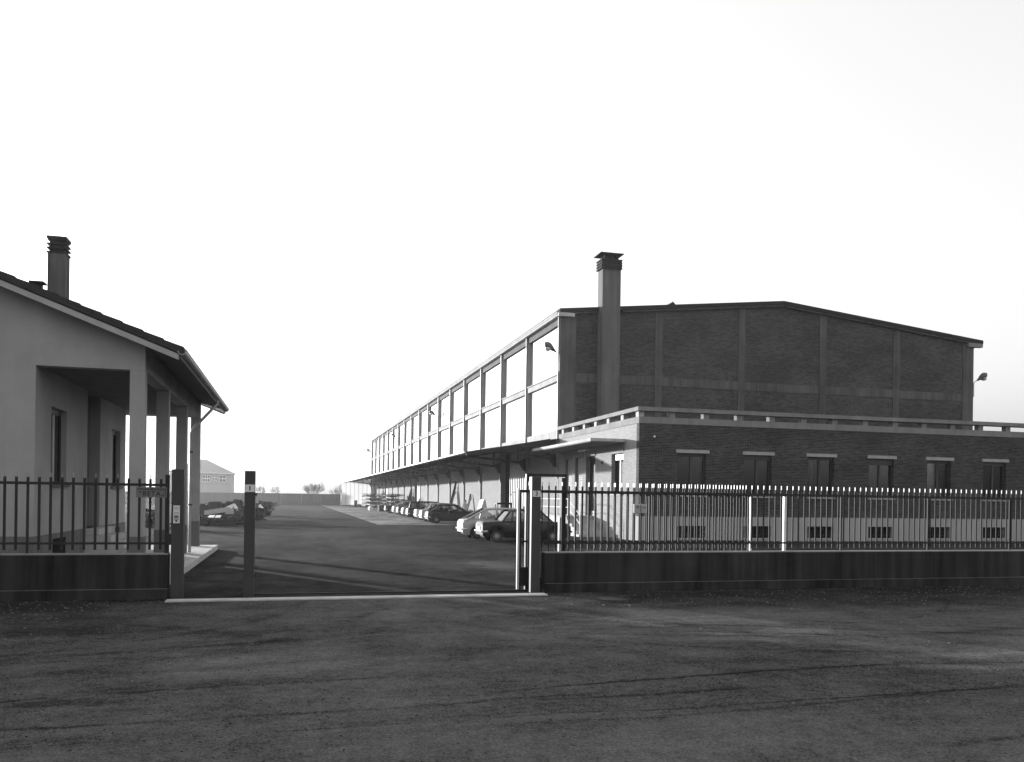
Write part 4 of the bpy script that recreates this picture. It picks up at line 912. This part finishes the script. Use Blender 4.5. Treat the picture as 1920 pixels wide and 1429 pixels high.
for px0, px1, lb in ((391, 402, 'left one of two white boards lying on the near scrap'), (404, 414, 'right one of two white boards lying on the near scrap')):
    a, b_ = gxy(px0, 53.9), gxy(px1, 53.9); mb = MB(); mb.add([(a, 53.6, .5), (b_, 53.6, .5), (b_, 54.6, .62), (a, 54.6, .6), (a, 53.6, .53), (b_, 53.6, .53), (b_, 54.6, .65), (a, 54.6, .63)], [(0, 3, 2, 1), (4, 5, 6, 7), (0, 1, 5, 4), (1, 2, 6, 5), (2, 3, 7, 6), (3, 0, 4, 7)])
    tag(mb.build('board', 'white_paint', origin=(a, 53.6, .5)), lb, 'board')
x = gxy(438, 60); mb = MB(); mb.prism([(x - .55, 59.8, .95), (x - .45, 59.8, 1.1), (x, 59.8, 1.32), (x + .1, 59.8, 1.3), (x + .5, 59.8, .7), (x + .3, 59.8, .7), (x, 59.8, 1.1), (x - .2, 59.8, .9)], (0, .5, 0)); tag(mb.build('bent_sheet', 'white_paint', origin=(x, 59.8, .7)), 'bright bent metal sheet peaked like a tent on the scrap', 'metal sheet')
x = gxy(487, 72); mb = MB(); mb.prism([(x - .2, 71.5, .15), (x + .25, 71.5, .2), (x + .3, 71.5, .8), (x, 71.5, 1.15), (x - .22, 71.5, .7)], (.1, .08, 0)); tag(mb.build('upright_sheet', 'white_paint', origin=(x, 71.5, 0)), 'bright upright sheet leaning on the rounded scrap heap', 'metal sheet')

# ------------------------------------------------------------ loose stones on the road
rn = random.Random(5); mb = MB()
for _ in range(3800):
    if rn.random() < .6: X, Y = rn.uniform(-9, 19), FY - .1 - abs(rn.gauss(0, 1.3))
    else: X, Y = rn.uniform(-5, 15), rn.uniform(5, 15.5)
    if -2.2 < X < 5.1 and Y > 15.5: continue
    s = rn.choice([.005, .006, .008, .01, .014]) * rn.uniform(.8, 1.3); a = rn.random() * 6
    c, q = math.cos(a), math.sin(a)
    vs = [(X + s * (c * ax - q * ay), Y + s * (q * ax + c * ay), .004 + s * az) for ax, ay, az in ((-1, -.7, 0), (1, -.6, 0), (.8, .7, 0), (-.9, .8, 0), (-.5, -.3, .8), (.6, -.2, .7), (.4, .4, .9), (-.4, .4, .6))]
    mb.add(vs, [(0, 1, 5, 4), (1, 2, 6, 5), (2, 3, 7, 6), (3, 0, 4, 7), (4, 5, 6, 7)])
for _ in range(40):      # a few larger pale bits
    X, Y = rn.uniform(-4, 9), rn.uniform(7, 15); s_ = rn.uniform(.018, .035); a = rn.random() * 6
    c, q = math.cos(a), math.sin(a)
    vs = [(X + s_ * (c * ax - q * ay), Y + s_ * (q * ax + c * ay), .004 + s_ * az) for ax, ay, az in ((-1, -.7, 0), (1, -.6, 0), (.8, .7, 0), (-.9, .8, 0), (-.5, -.3, .6), (.6, -.2, .5), (.4, .4, .7), (-.4, .4, .5))]
    mb.add(vs, [(0, 1, 5, 4), (1, 2, 6, 5), (2, 3, 7, 6), (3, 0, 4, 7), (4, 5, 6, 7)])
md = MB()      # dark clods thrown up between the wheel tracks
for _ in range(2600):
    X = rn.uniform(-4.5, 9); Y = rn.gauss(8.0 + .03 * X, .75)
    if rn.random() < .25: X, Y = rn.uniform(-6, 12), rn.uniform(7, 15)
    s_ = rn.choice([.003, .004, .004, .005, .006, .009]) * rn.uniform(.8, 1.3); a = rn.random() * 6; c, q = math.cos(a), math.sin(a)
    vs = [(X + s_ * (c * ax - q * ay), Y + s_ * (q * ax + c * ay), .003 + s_ * az) for ax, ay, az in ((-1, -.7, 0), (1, -.6, 0), (.8, .7, 0), (-.9, .8, 0), (-.5, -.3, .8), (.6, -.2, .7), (.4, .4, .9), (-.4, .4, .6))]
    md.add(vs, [(0, 1, 5, 4), (1, 2, 6, 5), (2, 3, 7, 6), (3, 0, 4, 7), (4, 5, 6, 7)])
plain('clod_mat', .02, .95, .05, var=.5, scale=4); tag(md.build('dirt_clods', 'clod_mat'), 'small dark clods of dirt scattered along the wheel tracks', 'dirt', kind='stuff')
plain('stone_mat', .1, .9, .2, var=.6, scale=4)
tag(mb.build('gravel', 'stone_mat'), 'loose small stones scattered along the road edge', 'gravel', kind='stuff')

# ------------------------------------------------------------ hazy winter air
hz = MB().box(-420, 420, -60, 620, -1, 19.5).build('haze', 'steel_dark')
hm = bpy.data.materials.new('haze_air'); hm.use_nodes = True; nt = hm.node_tree; nt.nodes.clear()
pv = nt.nodes.new("ShaderNodeVolumePrincipled"); pv.inputs["Color"].default_value = (1, 1, 1, 1); pv.inputs["Density"].default_value = .00042; pv.inputs["Anisotropy"].default_value = .7
mo = nt.nodes.new("ShaderNodeOutputMaterial"); nt.links.new(pv.outputs[0], mo.inputs["Volume"])
hz.data.materials.clear(); hz.data.materials.append(hm); tag(hz, 'pale winter haze filling the air over the yard', 'haze', kind='stuff')
